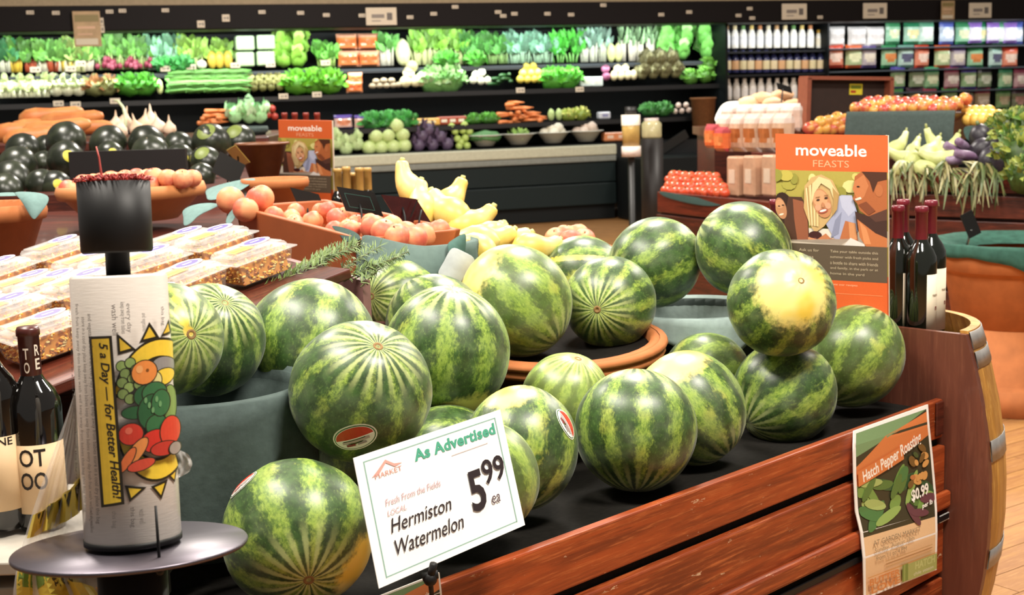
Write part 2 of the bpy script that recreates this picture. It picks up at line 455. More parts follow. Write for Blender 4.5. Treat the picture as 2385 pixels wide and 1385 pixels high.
# ================================================================ melon island
E0 = PZ(2180, 925, .70); ER = Matrix.Rotation(PI / 4, 3, 'Z')
def I(u, v, z): return Vector((E0.x, E0.y, 0)) + ER @ Vector((u, v, z))
def toI(p): return ER.transposed() @ (Vector(p) - Vector((E0.x, E0.y, 0)))
EU = ER @ Vector((1, 0, 0)); EV = ER @ Vector((0, 1, 0))
def PV(px, py, v):
    """where the sight line of a pixel meets the upright plane at island depth v"""
    r = ray(px, py); return CAMP + r * ((I(0, v, 0) - CAMP).dot(EV) / r.dot(EV))
isl = thing('display_bin', 'long red-brown wooden plank bin with black liner, holding the striped watermelons', 'produce bin', I(0, 0, 0), rot=ER)
U0 = -2.12
def plank(name, z0, z1, v0, v1, u0=U0, u1=-.004, m=BIN_WOOD, bev=.004):
    return MB().box(((u0 + u1) / 2, (v0 + v1) / 2, (z0 + z1) / 2), (u1 - u0, v1 - v0, z1 - z0)).build(name, m, isl, bevel=bev)
plank('plank', .602, .70, -.022, 0)
plank('plank', .45, .582, -.03, -.008)
plank('ledge', .425, .47, -.05, -.03, bev=.008)
plank('plank', .25, .385, -.03, -.008)
plank('plank', .03, .235, -.03, -.008)
kind(plank('price_rail', .395, .408, -.044, -.034, m=BLACK, bev=0), 'thing'); del isl.children[-1]['kind']
plank('backing', .02, .66, -.006, .0, m=DARK, bev=0)
plank('liner', .655, .668, .0, .36, m=DARK, bev=0)
plank('liner', .02, .668, .36, .37, m=DARK, bev=0)
plank('deck', .66, .70, .37, .86, m=DARK, bev=0)
plank('deck', .02, .96, .86, 1.9, u0=-2.6, u1=-.64, m=DARK_WOOD, bev=0); plank('deck', .02, .96, .86, 1.30, u0=-.64, u1=-.30, m=DARK_WOOD, bev=0)
plank('deck_edge', .935, .965, .835, .86, u1=-.30, m=M('deck_edge_wood', '5a3a34', rough=.35, var=.15), bev=.004)
plank('end_panel', .02, .69, 0, .86, u0=U0 - .02, u1=U0, m=DARK_WOOD)
MB().box((-.03, -.026, .655), (.035, .006, .085)).build('corner_post', DARK_WOOD, isl, bevel=.002)

# half barrel at the end of the bin
bar = thing('half_barrel', 'half wine barrel with golden staves, steel hoops and a brown flat front', 'barrel', I(.012, .2, 0), rot=ER)
BH = .875
def brad(z): return .272 + .075 * (1 - ((z - .44) / .44) ** 2)
NS = 11
for i in range(NS):
    a0 = -PI / 2 + PI * i / NS; a1 = a0 + PI / NS - .006; g = MB(); zs = [BH * k / 9 for k in range(10)]
    for rr in (0, 1):
        pass
    vs = []
    for z in zs:
        for (a, dr) in ((a0, 0), ((a0 + a1) / 2, 0.001), (a1, 0), (a1, -.022), ((a0 + a1) / 2, -.022), (a0, -.022)):
            r = brad(z) + dr; vs.append((r * math.cos(a) + .004, r * math.sin(a), z))
    fs = [(k * 6 + j, k * 6 + (j + 1) % 6, k * 6 + 6 + (j + 1) % 6, k * 6 + 6 + j) for k in range(9) for j in range(6)] + [(5, 4, 3, 2, 1, 0), tuple(54 + j for j in range(6))]
    g.add(vs, fs, (.5, .5, .5), False).build('stave', OAK, bar)
for z0, z1 in ((.832, .872), (.785, .824), (.553, .605), (.275, .325), (.06, .10), (.01, .05)):
    g = MB(); n = 24; vs = []
    for z in (z0, z1):
        for j in range(n + 1):
            a = -PI / 2 + PI * j / n; r = brad(z) + .0035; vs.append((r * math.cos(a) + .004, r * math.sin(a), z))
    for z in (z1, z0):
        for j in range(n + 1):
            a = -PI / 2 + PI * j / n; r = brad(z) + .0012; vs.append((r * math.cos(a) + .004, r * math.sin(a), z))
    fs = [(k * (n + 1) + j, k * (n + 1) + j + 1, ((k + 1) % 4) * (n + 1) + j + 1, ((k + 1) % 4) * (n + 1) + j) for k in range(4) for j in range(n)]
    g.add(vs, fs, (.5, .5, .5), True).build('hoop', M('galvanised', 'a09c98', rough=.5, metal=.55, var=.2, scale=40), bar)
g = MB(); zs = [.0 + .868 * k / 10 for k in range(11)]; vs = []
for z in zs:
    for s in (-1, 1): vs += [(-.012, s * (brad(z) - .0), z), (.006, s * (brad(z) - .0), z)]
fs = []
for k in range(10):
    a = k * 4; fs += [(a, a + 2, a + 6, a + 4), (a + 1, a + 5, a + 7, a + 3), (a, a + 4, a + 5, a + 1), (a + 2, a + 3, a + 7, a + 6)]
fs += [(0, 1, 3, 2), (40, 42, 43, 41)]
g.add(vs, fs, (.5, .5, .5), False).build('front_panel', PANEL_WOOD, bar)
MB().lathe([(0, .80), (.25, .80), (.25, .815), (0, .815)], 20, a0=-PI / 2, a1=PI / 2, smooth=False).build('shelf', DARK_WOOD, bar)

# ================================================================ watermelons
SCAR = M('stem_scar_brown', '8a6a3e', rough=.8, var=.35, scale=120, bump=.4)
def melon(label, cx, cy, rp, d, pole=None, axis=None, el=1.06, spot=None, ss=.5, stripes=11, tone=0.0, sx=1.0, scar=True, flat=1.0, light=0.0):
    c = P(cx, cy, d); r = SZ(rp, d)
    if pole is not None:
        a, b_ = (pole[0] - cx) / rp, -(pole[1] - cy) / rp; q = a * a + b_ * b_
        ax = CV(a, b_, math.sqrt(max(0, 1 - q)))
    else: ax = CV(*axis)
    R = basis(ax) @ Matrix.Rotation(random.uniform(0, 6), 3, 'Z')
    t = thing('watermelon', label, 'watermelon', c, 'striped watermelons in the bin', R)
    n, m = (56, 36) if not isinstance(spot, list) else (96, 64); k = el ** (-1 / 3); vs = []; sd = random.uniform(0, 99)
    for i in range(m + 1):
        ph = PI * i / m
        for j in range(n):
            th = 2 * PI * j / n; u = Vector((math.sin(ph) * math.cos(th), math.sin(ph) * math.sin(th), math.cos(ph)))
            rr = r * (1 + .018 * mnoise.noise(u * 1.3 + Vector((sd, 0, 0))) + .004 * math.cos(th * 11) * math.sin(ph))
            rr *= 1 - .035 * math.exp(-(math.sin(ph) / .13) ** 2)
            vs.append(Vector((u.x * rr * k, u.y * rr * k, u.z * rr * k * el)))
    fs = [(i * n + j, (i + 1) * n + j, (i + 1) * n + (j + 1) % n, i * n + (j + 1) % n) for i in range(m) for j in range(n)]
    o = MB().add(vs, fs).build('rind', RIND, t)
    at = o.data.attributes.new('spot', 'FLOAT', 'POINT'); va = np.zeros(len(vs), 'f')
    if spot is not None:
        for q_ in (spot if isinstance(spot, list) else [spot]):
            if len(q_) == 2:
                a, b_ = (q_[0] - cx) / rp, -(q_[1] - cy) / rp; sd_ = CV(a, b_, math.sqrt(max(0, 1 - a * a - b_ * b_)))
            else: sd_ = CV(*q_)
            sl = R.transposed() @ sd_
            for i, v in enumerate(vs):
                ang = math.acos(max(-1, min(1, v.normalized().dot(sl)))); va[i] = max(va[i], 1 - ang / ss * .5)
    at.data.foreach_set('value', va)
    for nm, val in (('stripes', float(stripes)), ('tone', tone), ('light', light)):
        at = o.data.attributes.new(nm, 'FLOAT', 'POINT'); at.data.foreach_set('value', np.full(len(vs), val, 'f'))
    if scar:
        zz = r * k * el * (1 - .03)
        MB().lathe([(.0, zz - .0005), (.0035, zz - .001), (.005, zz + .0012), (.0085, zz + .0008), (.011, zz - .003)], 14).build('stem_scar', SCAR, t)
    return t, r
mA = melon('striped melon beside the plastic bag roll, pale tan streak running to its stem scar', 383, 790, 138, 2.36, pole=(468, 776), el=1.12, spot=[(415, 652), (424, 676), (433, 700), (442, 724), (452, 748), (462, 770)], ss=.085, stripes=12, tone=.18, light=0.1)
mB = melon('melon with round stem scar on its upper face, behind the tan-streaked one', 488, 792, 132, 2.56, pole=(541, 706), stripes=11, light=-0.25)
mC = melon('big dark melon behind the stickered one, mottled yellow-green bands, no stem end showing', 722, 806, 156, 2.722, axis=(.28, .9, -.35), el=1.03, stripes=9, scar=False, light=-0.05)
mD = melon('watermelon with an oval red and white sticker, right above the white price card', 840, 911, 165, 2.398, pole=(893, 797), el=.97, stripes=11, light=-0.3)
mE = melon('tall dark melon above the price card with a yellow patch at its bottom edge', 1040, 820, 151, 2.91, axis=(.1, .97, .2), el=1.04, spot=(1085, 958), ss=.5, stripes=9, scar=False, light=0)
mF = melon('melon of which only a grey-green crescent shows over the tall dark one', 1018, 760, 120, 3.148, axis=(-.5, .8, -.2), stripes=10, scar=False, light=-0.2)
mG = melon('small pale melon with a dark stem scar at its left, below the green cloth', 936, 702, 100, 3.334, pole=(874, 690), stripes=12, tone=.15, light=0.1)
mH = melon('bright melon tilted to the side, cream patch at upper left, stem end at lower right', 1203, 700, 130, 3.302, axis=(.68, -.70, .12), el=1.06, spot=(-.82, .50, .26), ss=.66, stripes=10, tone=.22, scar=True, light=0.3)
mI = melon('melon in the terracotta bowl with a round tan stem scar facing front', 1420, 704, 109, 3.42, pole=(1384, 720), el=1.02, stripes=13, light=0.05)
mJ = melon('melon with a tan stripe across, half hidden behind the one showing its stem scar', 1358, 645, 98, 3.765, axis=(.95, .1, -.2), spot=[(1284 + 9 * i, 607 - 1.4 * i + .09 * i * i) for i in range(15)], ss=.075, stripes=9, scar=False, light=-0.1)
mK = melon('melon at the back with slanting stripes, just left of the topmost one', 1525, 611, 107, 3.63, axis=(.85, .45, -.25), el=1.08, stripes=9, scar=False, light=-0.2)
mL = melon('topmost melon of the display, beside the large orange poster', 1731, 580, 111, 3.545, axis=(-.75, .5, -.3), el=1.04, stripes=9, scar=False, light=-0.15)
mN = melon('melon with a broad yellow top and a dark dot in it', 1820, 705, 126, 3.154, pole=(1843, 653), el=1.0, spot=(1828, 672), ss=.74, stripes=12, scar=True, light=-0.05)
mO = melon('melon against the brown barrel panel, last one at the far end of the bin', 1990, 829, 116, 3.44, axis=(.5, .75, -.1), el=1.08, stripes=9, tone=.2, scar=False, light=0)
mP = melon('melon resting below the yellow-topped one, with diagonal jagged stripes', 1827, 915, 121, 3.259, axis=(.75, .55, -.3), el=1.02, stripes=11, scar=False, light=0.15)
mQ = melon('small melon showing only its top, between the terracotta bowl and the yellow-topped melon', 1645, 872, 100, 3.42, axis=(.9, .2, -.3), stripes=10, tone=.15, scar=False, light=0.1)
mR = melon('melon with a pale yellow crown and pointed end by the front board', 1607, 950, 130, 3.016, axis=(.62, -.77, .15), el=1.08, spot=(-.32, .90, .3), ss=.60, stripes=10, light=0.15)
mS = melon('round front melon with upright dark stripes, standing behind the middle of the front board', 1481, 1001, 143, 2.817, axis=(.03, .96, -.28), el=1.0, stripes=11, scar=False, light=0)
mT = melon('pale yellow-green melon with stem end up, under the rim of the terracotta bowl', 1318, 925, 104, 3.06, pole=(1345, 832), el=1.02, stripes=14, tone=.55, light=0.3)
mU = melon('melon right of the price card with a yellow patch on its crown', 1213, 1043, 138, 2.663, axis=(.1, .9, -.35), el=1.1, spot=(-.22, .93, .25), ss=.42, stripes=9, scar=False, light=0.05)
mV = melon('pale melon mostly hidden behind the price card, its right side showing', 1128, 1110, 130, 2.472, axis=(-.5, .85, .1), stripes=9, tone=.25, scar=False, light=0.2)
mW = melon('nearest melon, pale rays spreading from its stem end, at the left of the price card', 693, 1242, 174, 2.215, pole=(742, 1326), el=.97, spot=(.88, -.42, .2), ss=.5, stripes=10, light=0.15)
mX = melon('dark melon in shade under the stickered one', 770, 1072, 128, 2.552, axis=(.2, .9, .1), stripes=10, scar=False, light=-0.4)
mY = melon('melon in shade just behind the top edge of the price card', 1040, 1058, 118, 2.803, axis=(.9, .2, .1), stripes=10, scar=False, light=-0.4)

def on_melon(mt, px, py, rmul=1.0):
    """point and normal where a sight line meets a melon"""
    t, r = mt; c = Vector(t.location); d = ray(px, py).normalized(); oc = CAMP - c; b_ = oc.dot(d); q = b_ * b_ - (oc.dot(oc) - (r * rmul) ** 2)
    p = CAMP + d * (-b_ - math.sqrt(max(q, 0))); return p
# stickers, laid on the skin of their melons
def sticker(mt, px, py, L, W, ang, label):
    t, r = mt; R0 = t.rotation_euler.to_matrix(); c = Vector(t.location)
    p = on_melon(mt, px, py); n = (p - c).normalized()
    ex = CV(math.cos(ang), math.sin(ang), 0); ex = (ex - n * ex.dot(n)).normalized(); ey = n.cross(ex)
    me = t.children[0].data
    from mathutils.bvhtree import BVHTree
    bv = BVHTree.FromPolygons([v.co for v in me.vertices], [p_.vertices for p_ in me.polygons])
    def fn(x, y, h):
        q = (n * r + ex * x + ey * y).normalized(); ql = R0.transposed() @ q
        hit = bv.ray_cast(ql * r * 2, -ql)[0]; return ql * (hit.length + .0007 + h)
    pr = Print(); pr.ell(0, 0, L, W, 'f0ece0', n=28); pr.ell(0, 0, L * .93, W * .90, '3c6a34', n=28); pr.ell(0, 0, L * .88, W * .84, 'f2efe6', n=28)
    pr.poly([(L * .84 * math.cos(a), W * .80 * math.sin(a)) for a in [PI * i / 14 for i in range(15)]], 'c23a26')
    pr.rect(-L * .82, -W * .06, L * .82, W * .02, 'f7f4ee')
    pr.rect(-L * .6, -W * .3, L * .6, -W * .12, 'b9a9a4'); pr.rect(-L * .48, -W * .55, -L * .1, -W * .38, '8a3b38'); pr.rect(0, -W * .55, L * .4, -W * .38, 'a59a98')
    o = pr.lay('sticker', fn, t, mat=M('sticker_print', None, rough=.3, var=.03), cut=.006); o['label'] = label
sticker(mD, 827, 1019, .040, .027, .38, 'oval sticker, red above and white below')
sticker(mW, 566, 1128, .030, .02, .6, 'red and white sticker at the edge of the skin')
sticker(mU, 1322, 985, .034, .022, -1.1, 'white and red sticker seen edge-on')

# ================================================================ cloth-lined pots and the bowl that hold the upper melons
def pot(name, label, c, R, H, cloth=None, taper=.75, mat=TERRA, group=None, tilt=None, rim=.035, cat='pot', n=40):
    t = thing(name, label, cat, c, group, tilt)
    pr = [(0, 0), (R * taper, 0), (R * (taper + (1 - taper) * .8), H - rim), (R * 1.0, H - rim), (R * 1.03, H - rim * .5), (R * 1.0, H), (R * .92, H), (R * .9, H - rim), (R * taper * .9, .02), (0, .02)]
    MB().lathe(pr, n).build('body', mat, t)
    return t
def cloth_ring(t, R, H, drop, name='cloth', seed=1, pts=4, mat=CLOTH, n=64, sink=.06, spread=1.0):
    """a square of cloth laid into a pot: it lines the rim and falls outside in pointed corners"""
    g = []; rnd = random.Random(seed); p0 = rnd.uniform(0, 6)
    for k in range(9):
        row = []
        for j in range(n):
            a = 2 * PI * j / n; f = mnoise.noise(Vector((math.cos(a) * 2.2, math.sin(a) * 2.2, seed)))
            dr = drop * (.50 + .5 * abs(math.cos((a + p0) * pts / 2)) ** 2.2) * (1 + .3 * f)
            if k <= 2: r = R * (.45, .80, .99)[k]; z = H - sink * (1.6, 1.0, -.12)[k]
            elif k == 3: r = R * 1.07; z = H + .004 + .004 * f
            else:
                s = (k - 3) / 5; r = R * (1.075 + .03 * spread * s) + .014 * math.sin(a * 9 + seed) * s + .012 * f * s; z = H + .004 - dr * s
            row.append((r * math.cos(a), r * math.sin(a), z))
        row.append(row[0]); g.append(row)
    return MB().sheet(g).build(name, mat, t, solid=.003)
p1 = pot('lined_pot', 'pot draped in dark green cloth under the melons beside the bag roll', I(-1.83, .47, .701), .19, .285, taper=.72, mat=CLOTH)
cloth_ring(p1, .19, .285, .26, seed=3, spread=.3)
p2 = pot('terracotta_bowl', 'shallow terracotta bowl with a ridged rim holding two striped melons', I(-.72, .63, .785), .25, .11, taper=.55, rim=.03, cat='bowl', tilt=Matrix.Rotation(math.radians(4), 3, CAMR @ Vector((1, 0, 0))))
MB().lathe([(.252, .092), (.268, .094), (.272, .101), (.268, .109), (.252, .11)], 40).build('rim', TERRA, p2)
MB().lathe([(.245, .070), (.262, .072), (.266, .080), (.262, .088), (.245, .09)], 40).build('rim', TERRA, p2)
MB().lathe([(0, .06), (.228, .084), (.228, .09), (0, .07)], 40).build('shade_disc', DARK, p2)  # dark disc puts the shade inside the bowl into its colour
p3 = pot('lined_pot', 'pot lined with pale grey-green cloth under the two topmost melons', I(-.25, .57, .701), .20, .205, taper=.7, mat=M('pot_dark_cloth', '3a4542', rough=.9, var=.1, scale=40))
cloth_ring(p3, .20, .205, .10, seed=8, spread=.5, mat=M('pale_green_cloth', '8b9b97', rough=.9, var=.1, scale=60, bump=.2, spec=.2))
# ================================================================ bag roll on its stand
rb = P(311, 1263, 1.80); rt = P(276, 640, 1.785); RAX = (rt - rb).normalized(); RH = (rt - rb).length; RR = SZ(110, 1.795)
RM = basis(RAX, (rb - CAMP).cross(RAX))
WRAP = M('bag_film_roll', 'd9d0c6', rough=.22, var=.05, scale=50, spec=.5, bump=.08, stretch=(1, 1, 12))
stand = thing('bag_stand', 'round steel plate on a black post, holding the plastic bag roll', 'stand', P(305, 1272, 1.80), None, RM)
MB().lathe([(0, -.004), (.1495, -.004), (.151, -.002), (.151, .0), (.1495, .002), (0, .002)], 72).build('plate', STEEL, stand)
MB().lathe([(.045, -.75), (.045, -.006), (0, -.006)], 20).build('post', BLACK, stand)
q = RM.transposed() @ (P(373, 1334, 1.72) - P(305, 1272, 1.80))
hk = MB(); hk.tube([(q.x, q.y, q.z + .004), (q.x - .001, q.y, q.z + .085)], [.0022, .0016], 8); hk.ball((q.x, q.y, q.z + .002), .005, 10, 8); hk.build('tear_hook', BLACK, stand)
roll = thing('bag_roll', 'tall white roll of plastic produce bags printed with a sun of fruits', 'bag roll', rb, None, RM)
MB().lathe([(.0, 0.004), (RR - .003, 0.004), (RR, .008), (RR, RH - .003), (RR - .002, RH), (.016, RH), (.016, RH - .02), (0, RH - .02)], 64).build('film_body', WRAP, roll)
MB().lathe([(.0, .0025), (RR + .001, .0025), (RR + .001, .010), (RR - .004, .010)], 64).build('base_ring', BLACK, roll)
def roll_fn(x, y, h):
    a = x / RR; r = RR + .0004 + h; return Vector((r * math.sin(a), -r * math.cos(a), y))
def rp(px, py):
    t = (1288 - py) / (1288 - 652); cx = 311 - 36 * t; s = max(-.995, min(.995, (px - cx) / (107 + 4 * t)))
    return (RR * math.asin(s), t * RH)
def rpl(pts): return [rp(*p) for p in pts]
pr = Print()
# the sun: a yellow disc with a white centre, rays around it
for tri in ([(273, 786), (310, 822), (276, 830)], [(342, 766), (362, 800), (323, 806)], [(385, 764), (391, 792), (369, 797)], [(293, 1134), (333, 1142), (302, 1168)], [(348, 1142), (380, 1134), (368, 1172)], [(384, 1124), (402, 1112), (397, 1142)]):
    cxx = sum(p[0] for p in tri) / 3; cyy = sum(p[1] for p in tri) / 3
    pr.poly(rpl([(cxx + (x - cxx) * 1.15, cyy + (y - cyy) * 1.15) for x, y in tri]), '2a2418'); pr.poly(rpl([(cxx + (x - cxx) * .68, cyy + (y - cyy) * .68) for x, y in tri]), 'e2bd3c')
def arcp(cx, cy, a, b, a0, a1, n=16): return [(cx + a * math.cos(math.radians(a0 + (a1 - a0) * i / n)), cy - b * math.sin(math.radians(a0 + (a1 - a0) * i / n))) for i in range(n + 1)]
S0 = (362, 966)
def band(a, b, a2, b2, t0, t1, col, dy=0): pr.poly(rpl(arcp(S0[0], S0[1] + dy, a, b, t0, t1) + arcp(S0[0], S0[1] + dy, a2, b2, t1, t0)), col)
band(102, 166, 70, 118, 62, 166, '2a2418'); band(98, 160, 74, 124, 64, 163, 'e9c63f')
band(94, 166, 66, 112, 196, 300, '2a2418'); band(90, 160, 70, 118, 199, 298, 'e9c63f')
def el(cx, cy, a, b, col, rot=0, out=True, n=20):
    pts = lambda k: [(cx + (a + k) * math.cos(t) * math.cos(rot) - (b + k) * math.sin(t) * math.sin(rot), cy + (a + k) * math.cos(t) * math.sin(rot) + (b + k) * math.sin(t) * math.cos(rot)) for t in [2 * PI * i / n for i in range(n)]]
    if out: pr.poly(rpl(pts(2.2)), '2c2a20')
    pr.poly(rpl(pts(0)), col)
el(372, 866, 26, 20, '8d8a88', .2); el(372, 892, 24, 18, 'e4c545', -.3); el(384, 960, 16, 46, '7e9a55'); el(352, 898, 14, 20, 'dcd08a')
for gx, gy in ((282, 858), (300, 852), (290, 876), (306, 888), (284, 896), (298, 908), (286, 922), (300, 934), (318, 902), (312, 868)): el(gx, gy, 10, 11, '7c9357' if (gx + gy) % 3 else '8ea862')
el(328, 876, 25, 27, 'e08a45', .1); el(334, 872, 3.2, 4, '7c4a1e', out=False); el(318, 868, 7, 9, 'eaa868', out=False)
for gx, gy, a, b_ in ((310, 966, 26, 14), (330, 930, 22, 24), (348, 925, 24, 24), (342, 968, 26, 40), (352, 1000, 20, 24), (360, 950, 18, 30)): el(gx, gy, a, b_, '2f5b38' if gx % 4 else '3b6d44')
for k in range(5): el(330 + 7 * k, 940 + 12 * (k % 3), 3, 7, '6b9a66', out=False)
el(302, 1014, 23, 24, 'c23b2c'); el(298, 1006, 7, 8, 'd76a54', out=False); el(350, 1036, 28, 26, 'c9362a'); el(378, 1018, 20, 34, 'cf4632'); el(366, 1056, 26, 16, 'b93a2e')
el(312, 1056, 13, 36, 'd8894a', .55); el(296, 1072, 9, 30, 'd56f3e', .45); el(322, 1086, 26, 12, 'ca4d38', -.3); el(386, 1060, 11, 14, '9a8f86')
# the yellow strip and its lettering, read downwards
pr.poly(rpl([(222, 787), (264, 787), (292, 1172), (250, 1178)]), '2a2418'); pr.poly(rpl([(227, 793), (259, 793), (286, 1166), (255, 1171)]), 'e6c33d')
x0, y0 = rp(234, 802); x1, y1 = rp(262, 1160)
pr.text('5 a Day — for Better Health!', x0 + .001, y0, '241f18', w=y0 - y1 + .0, h=.0125, bold=.02, shear=.25, rot=-PI / 2 + .031)
# small print running down the film
for i, (px, a, b_) in enumerate(((182, 716, 1150), (194, 712, 1190), (206, 742, 1225), (217, 735, 1215), (228, 1180, 1236), (262, 716, 786), (276, 712, 784), (287, 716, 782), (316, 740, 782), (352, 728, 772), (366, 722, 770), (268, 1186, 1225), (300, 1180, 1226), (318, 1186, 1220))):
    xa, ya = rp(px, a); xb, yb = rp(px + (b_ - a) * .05, b_); rnd = random.Random(i); n = max(2, int((b_ - a) / 16))
    words = ' '.join(rnd.choice(('store in a cool dry place', 'keep away from babies', 'fresh fruit', 'and vegetables', 'wash well', 'every day', 'recycle', 'this bag')) for _ in range(max(1, n // 4)))
    pr.text(words, xa, ya, '6e6662' if i % 3 else '57504d', w=ya - yb, h=.0062, rot=-PI / 2 + (xb - xa) / max(ya - yb, .01))
pr.lay('print', roll_fn, roll, mat=M('film_print', None, rough=.28, var=.06, scale=120), eps=.00012, cut=.006)
# cup of twist ties that plugs the top of the roll
cb0 = rb + RAX * (RH - .019)
cup = thing('twist_tie_cup', 'black cylinder cup on a short neck, on top of the bag roll', 'cup', cb0, None, RM)
hc = SZ(640 - 590, 1.78) + .018; HC = SZ(596 - 428, 1.78)
MB().lathe([(0, 0), (.0155, 0), (.0155, hc + .002), (.043, hc + .002), (.0455, hc + .005), (.0465, hc + HC), (.044, hc + HC), (.043, hc + HC - .03), (0, hc + HC - .03)], 56).build('cup_body', BLACK, cup)
tg = MB(); rnd = random.Random(4)
for k in range(900):
    r = .0455 * math.sqrt(rnd.random()); a = rnd.uniform(0, 6.283); rr = r + .0015 * (r > .04); x, y = r * math.cos(a), r * math.sin(a); h = rnd.uniform(.004, .011) - .002 * (r / .045)
    c = rnd.choice(((.30, .02, .015), (.38, .03, .02), (.24, .014, .012), (.45, .06, .045)))
    lx, ly = rnd.uniform(-.004, .004), rnd.uniform(-.004, .004)
    if r > .040: lx += .004 * math.cos(a); ly += .004 * math.sin(a); h *= .7
    tg.tube([(x * .96, y * .96, -.02), (x, y, h * .4), (x + lx, y + ly, h)], .0011, 3, c, cap=True, smooth=False)
tt = thing('twist_ties', 'packed dark red paper twist ties filling the black cup', 'twist ties', cb0 + RAX * (hc + HC), None, RM); tt['kind'] = 'stuff'
o = tg.build('tie_ends', PAINT, tt); o['kind'] = 'stuff'
a = RM.transposed() @ (P(236, 404, 1.78) - (cb0 + RAX * (hc + HC))); b_ = RM.transposed() @ (P(224, 341, 1.78) - (cb0 + RAX * (hc + HC)))
o = MB().tube([a + Vector((0, 0, -.01)), a, a.lerp(b_, .6) + Vector((.001, 0, 0)), b_], [.0016, .0016, .0013, .001], 5, (.42, .06, .045)).build('twist_tie', PAINT)
o.location = cb0 + RAX * (hc + HC); o.rotation_euler = RM.to_euler(); tag(o, 'single red twist tie sticking up from the black cup', 'twist tie')
# loose film that hangs from the roll on its left, printed in yellow
g = []
edges = [(178, 900, 176, 900), (150, 985, 192, 960), (112, 1085, 200, 1060), (78, 1180, 206, 1170), (52, 1270, 215, 1265), (34, 1340, 330, 1380), (28, 1400, 420, 1450), (30, 1470, 430, 1500)]
for i, (xa, ya, xb, yb) in enumerate(edges):
    row = []
    for j in range(13):
        t = j / 12; d = 1.80 + .015 * math.sin(j * 1.9 + i * .9) + .012 * math.sin(j * 3.7 - i) - .03 * math.sin(PI * t) + (.12 if i >= 4 else .12 * min(1, i / 4))
        row.append(P(xa + (xb - xa) * t, ya + (yb - ya) * t, d))
    g.append(row)
film = thing('bag_film', 'loose clear plastic bag film hanging from the roll and under the plate', 'plastic film', P(120, 1250, 1.9))
off = Vector(film.location)
FILM = M('film_clear', 'efe9e2', rough=.12, var=.03, alpha=.42, spec=.9, bump=.5, scale=22)
MB().sheet([[p - off for p in r] for r in g]).build('film_sheet', FILM, film, sub=1)
def sheet_fn(g, off, sgn=1):
    n, m = len(g) - 1, len(g[0]) - 1
    def pt(x, y):
        x = max(0, min(.9999, x)) * m; y = max(0, min(.9999, y)) * n; i, j = int(y), int(x); fx, fy = x - j, y - i
        return g[i][j].lerp(g[i][j + 1], fx).lerp(g[i + 1][j].lerp(g[i + 1][j + 1], fx), fy)
    def fn(x, y, h):
        p = pt(x, y); a = pt(x + .03, y) - pt(x - .03, y); b_ = pt(x, y + .03) - pt(x, y - .03); nn = a.cross(b_).normalized()
        if nn.dot(CAMP - p) < 0: nn = -nn
        return p + nn * (.0012 + h) - off
    return fn
pr = Print()
pr.poly([(.05, .46), (.62, .38), (.98, .32), (.98, .44), (.5, .5), (.05, .545)], 'd9c04a')
for k in range(6): pr.poly([(.12 + .15 * k, .455 - .02 * k), (.20 + .15 * k, .44 - .02 * k), (.17 + .15 * k, .50 - .02 * k)], '302c1a')
pr.poly([(.03, .64), (.6, .72), (.6, .86), (.03, .99)], 'd8bd48'); pr.poly([(.05, .66), (.3, .70), (.18, .77), (.04, .76)], '6d8a3c')
pr.poly([(.62, .72), (.97, .74), (.97, .99), (.5, .99)], 'dba868')
pr.lay('print', sheet_fn(g, off), film, eps=.0002, cut=.04, cuty=.03)
pr = Print(); 
for ch, k in zip('for Better', range(10)): 
    if ch != ' ': pr.text(ch, 0.10 + .052 * k, .80 - .014 * k, '2a2418', w=.035, h=-.045, bold=.02)
pr.lay('lettering', sheet_fn(g, off), film, eps=.0004)
# crumpled scrap of film on the right of the roll
g = []
for i in range(7):
    row = []
    for j in range(7): row.append(P(404 + j * 7.5 - abs(i - 3) * 1.5 * (j / 3), 1040 + i * 13 + j * 3 * (1 - i / 3), 1.80 + .012 * mnoise.noise(Vector((i * .9, j * .9, 2))) * 2))
    g.append(row)
o = MB().sheet([[p - g[3][3] for p in r] for r in g]).build('film_scrap', FILM, None, sub=1); o.location = g[3][3]
tag(o, 'crumpled scrap of clear film sticking out at the right of the bag roll', 'plastic film')

# ================================================================ bottles
def bottle(label, base, h, R, capcol, glass, labels=(), group=None, rot=0.0, texts=(), n=28, cap0=.79, name='wine_bottle', neck=.36, cat='bottle'):
    t = thing(name, label, cat, base, group, (0, 0, rot)); rn = R * neck
    pr = [(0, .004), (R * .8, 0), (R, .012 * h / .3), (R, h * .60), (R * .97, h * .64), (R * .78, h * .69), (R * .5, h * .735), (rn, h * .77), (rn, h * .985), (0, h * .985)]
    MB().lathe(pr, n).build('glass_body', glass, t)
    cp = [(rn * 1.06, h * cap0), (rn * 1.08, h * .955), (rn * 1.2, h * .958), (rn * 1.2, h * .985), (rn * 1.05, h), (0, h)]
    MB().lathe(cp, 20).build('capsule', M('capsule_' + capcol, capcol, rough=.32, var=.1), t)
    for (a0, a1, z0, z1, col) in labels:
        MB().lathe([(R * 1.004, h * z0), (R * 1.012, h * z0), (R * 1.012, h * z1), (R * 1.004, h * z1)], 16, a0=a0, a1=a1).build('paper_label', M('label_' + col, col, rough=.6, var=.04), t)
    for (txt, a, z, hh, r, col, w_) in texts:
        p_ = Print(); p_.text(txt, 0, 0, col, h=hh, w=w_, bold=.015)
        p_.lay('lettering', lambda x, y, k, a=a, z=z, r=r: Vector(((r + k) * math.cos(a + x / r), (r + k) * math.sin(a + x / r), z + y)), t, eps=.0002, cut=.004)
    return t
GLASS_D = M('dark_bottle_glass', '0d0a08', rough=.06, var=.05, spec=.7, coat=.3)
GLASS_G = M('green_black_glass', '10140d', rough=.07, var=.05, spec=.7, coat=.3)
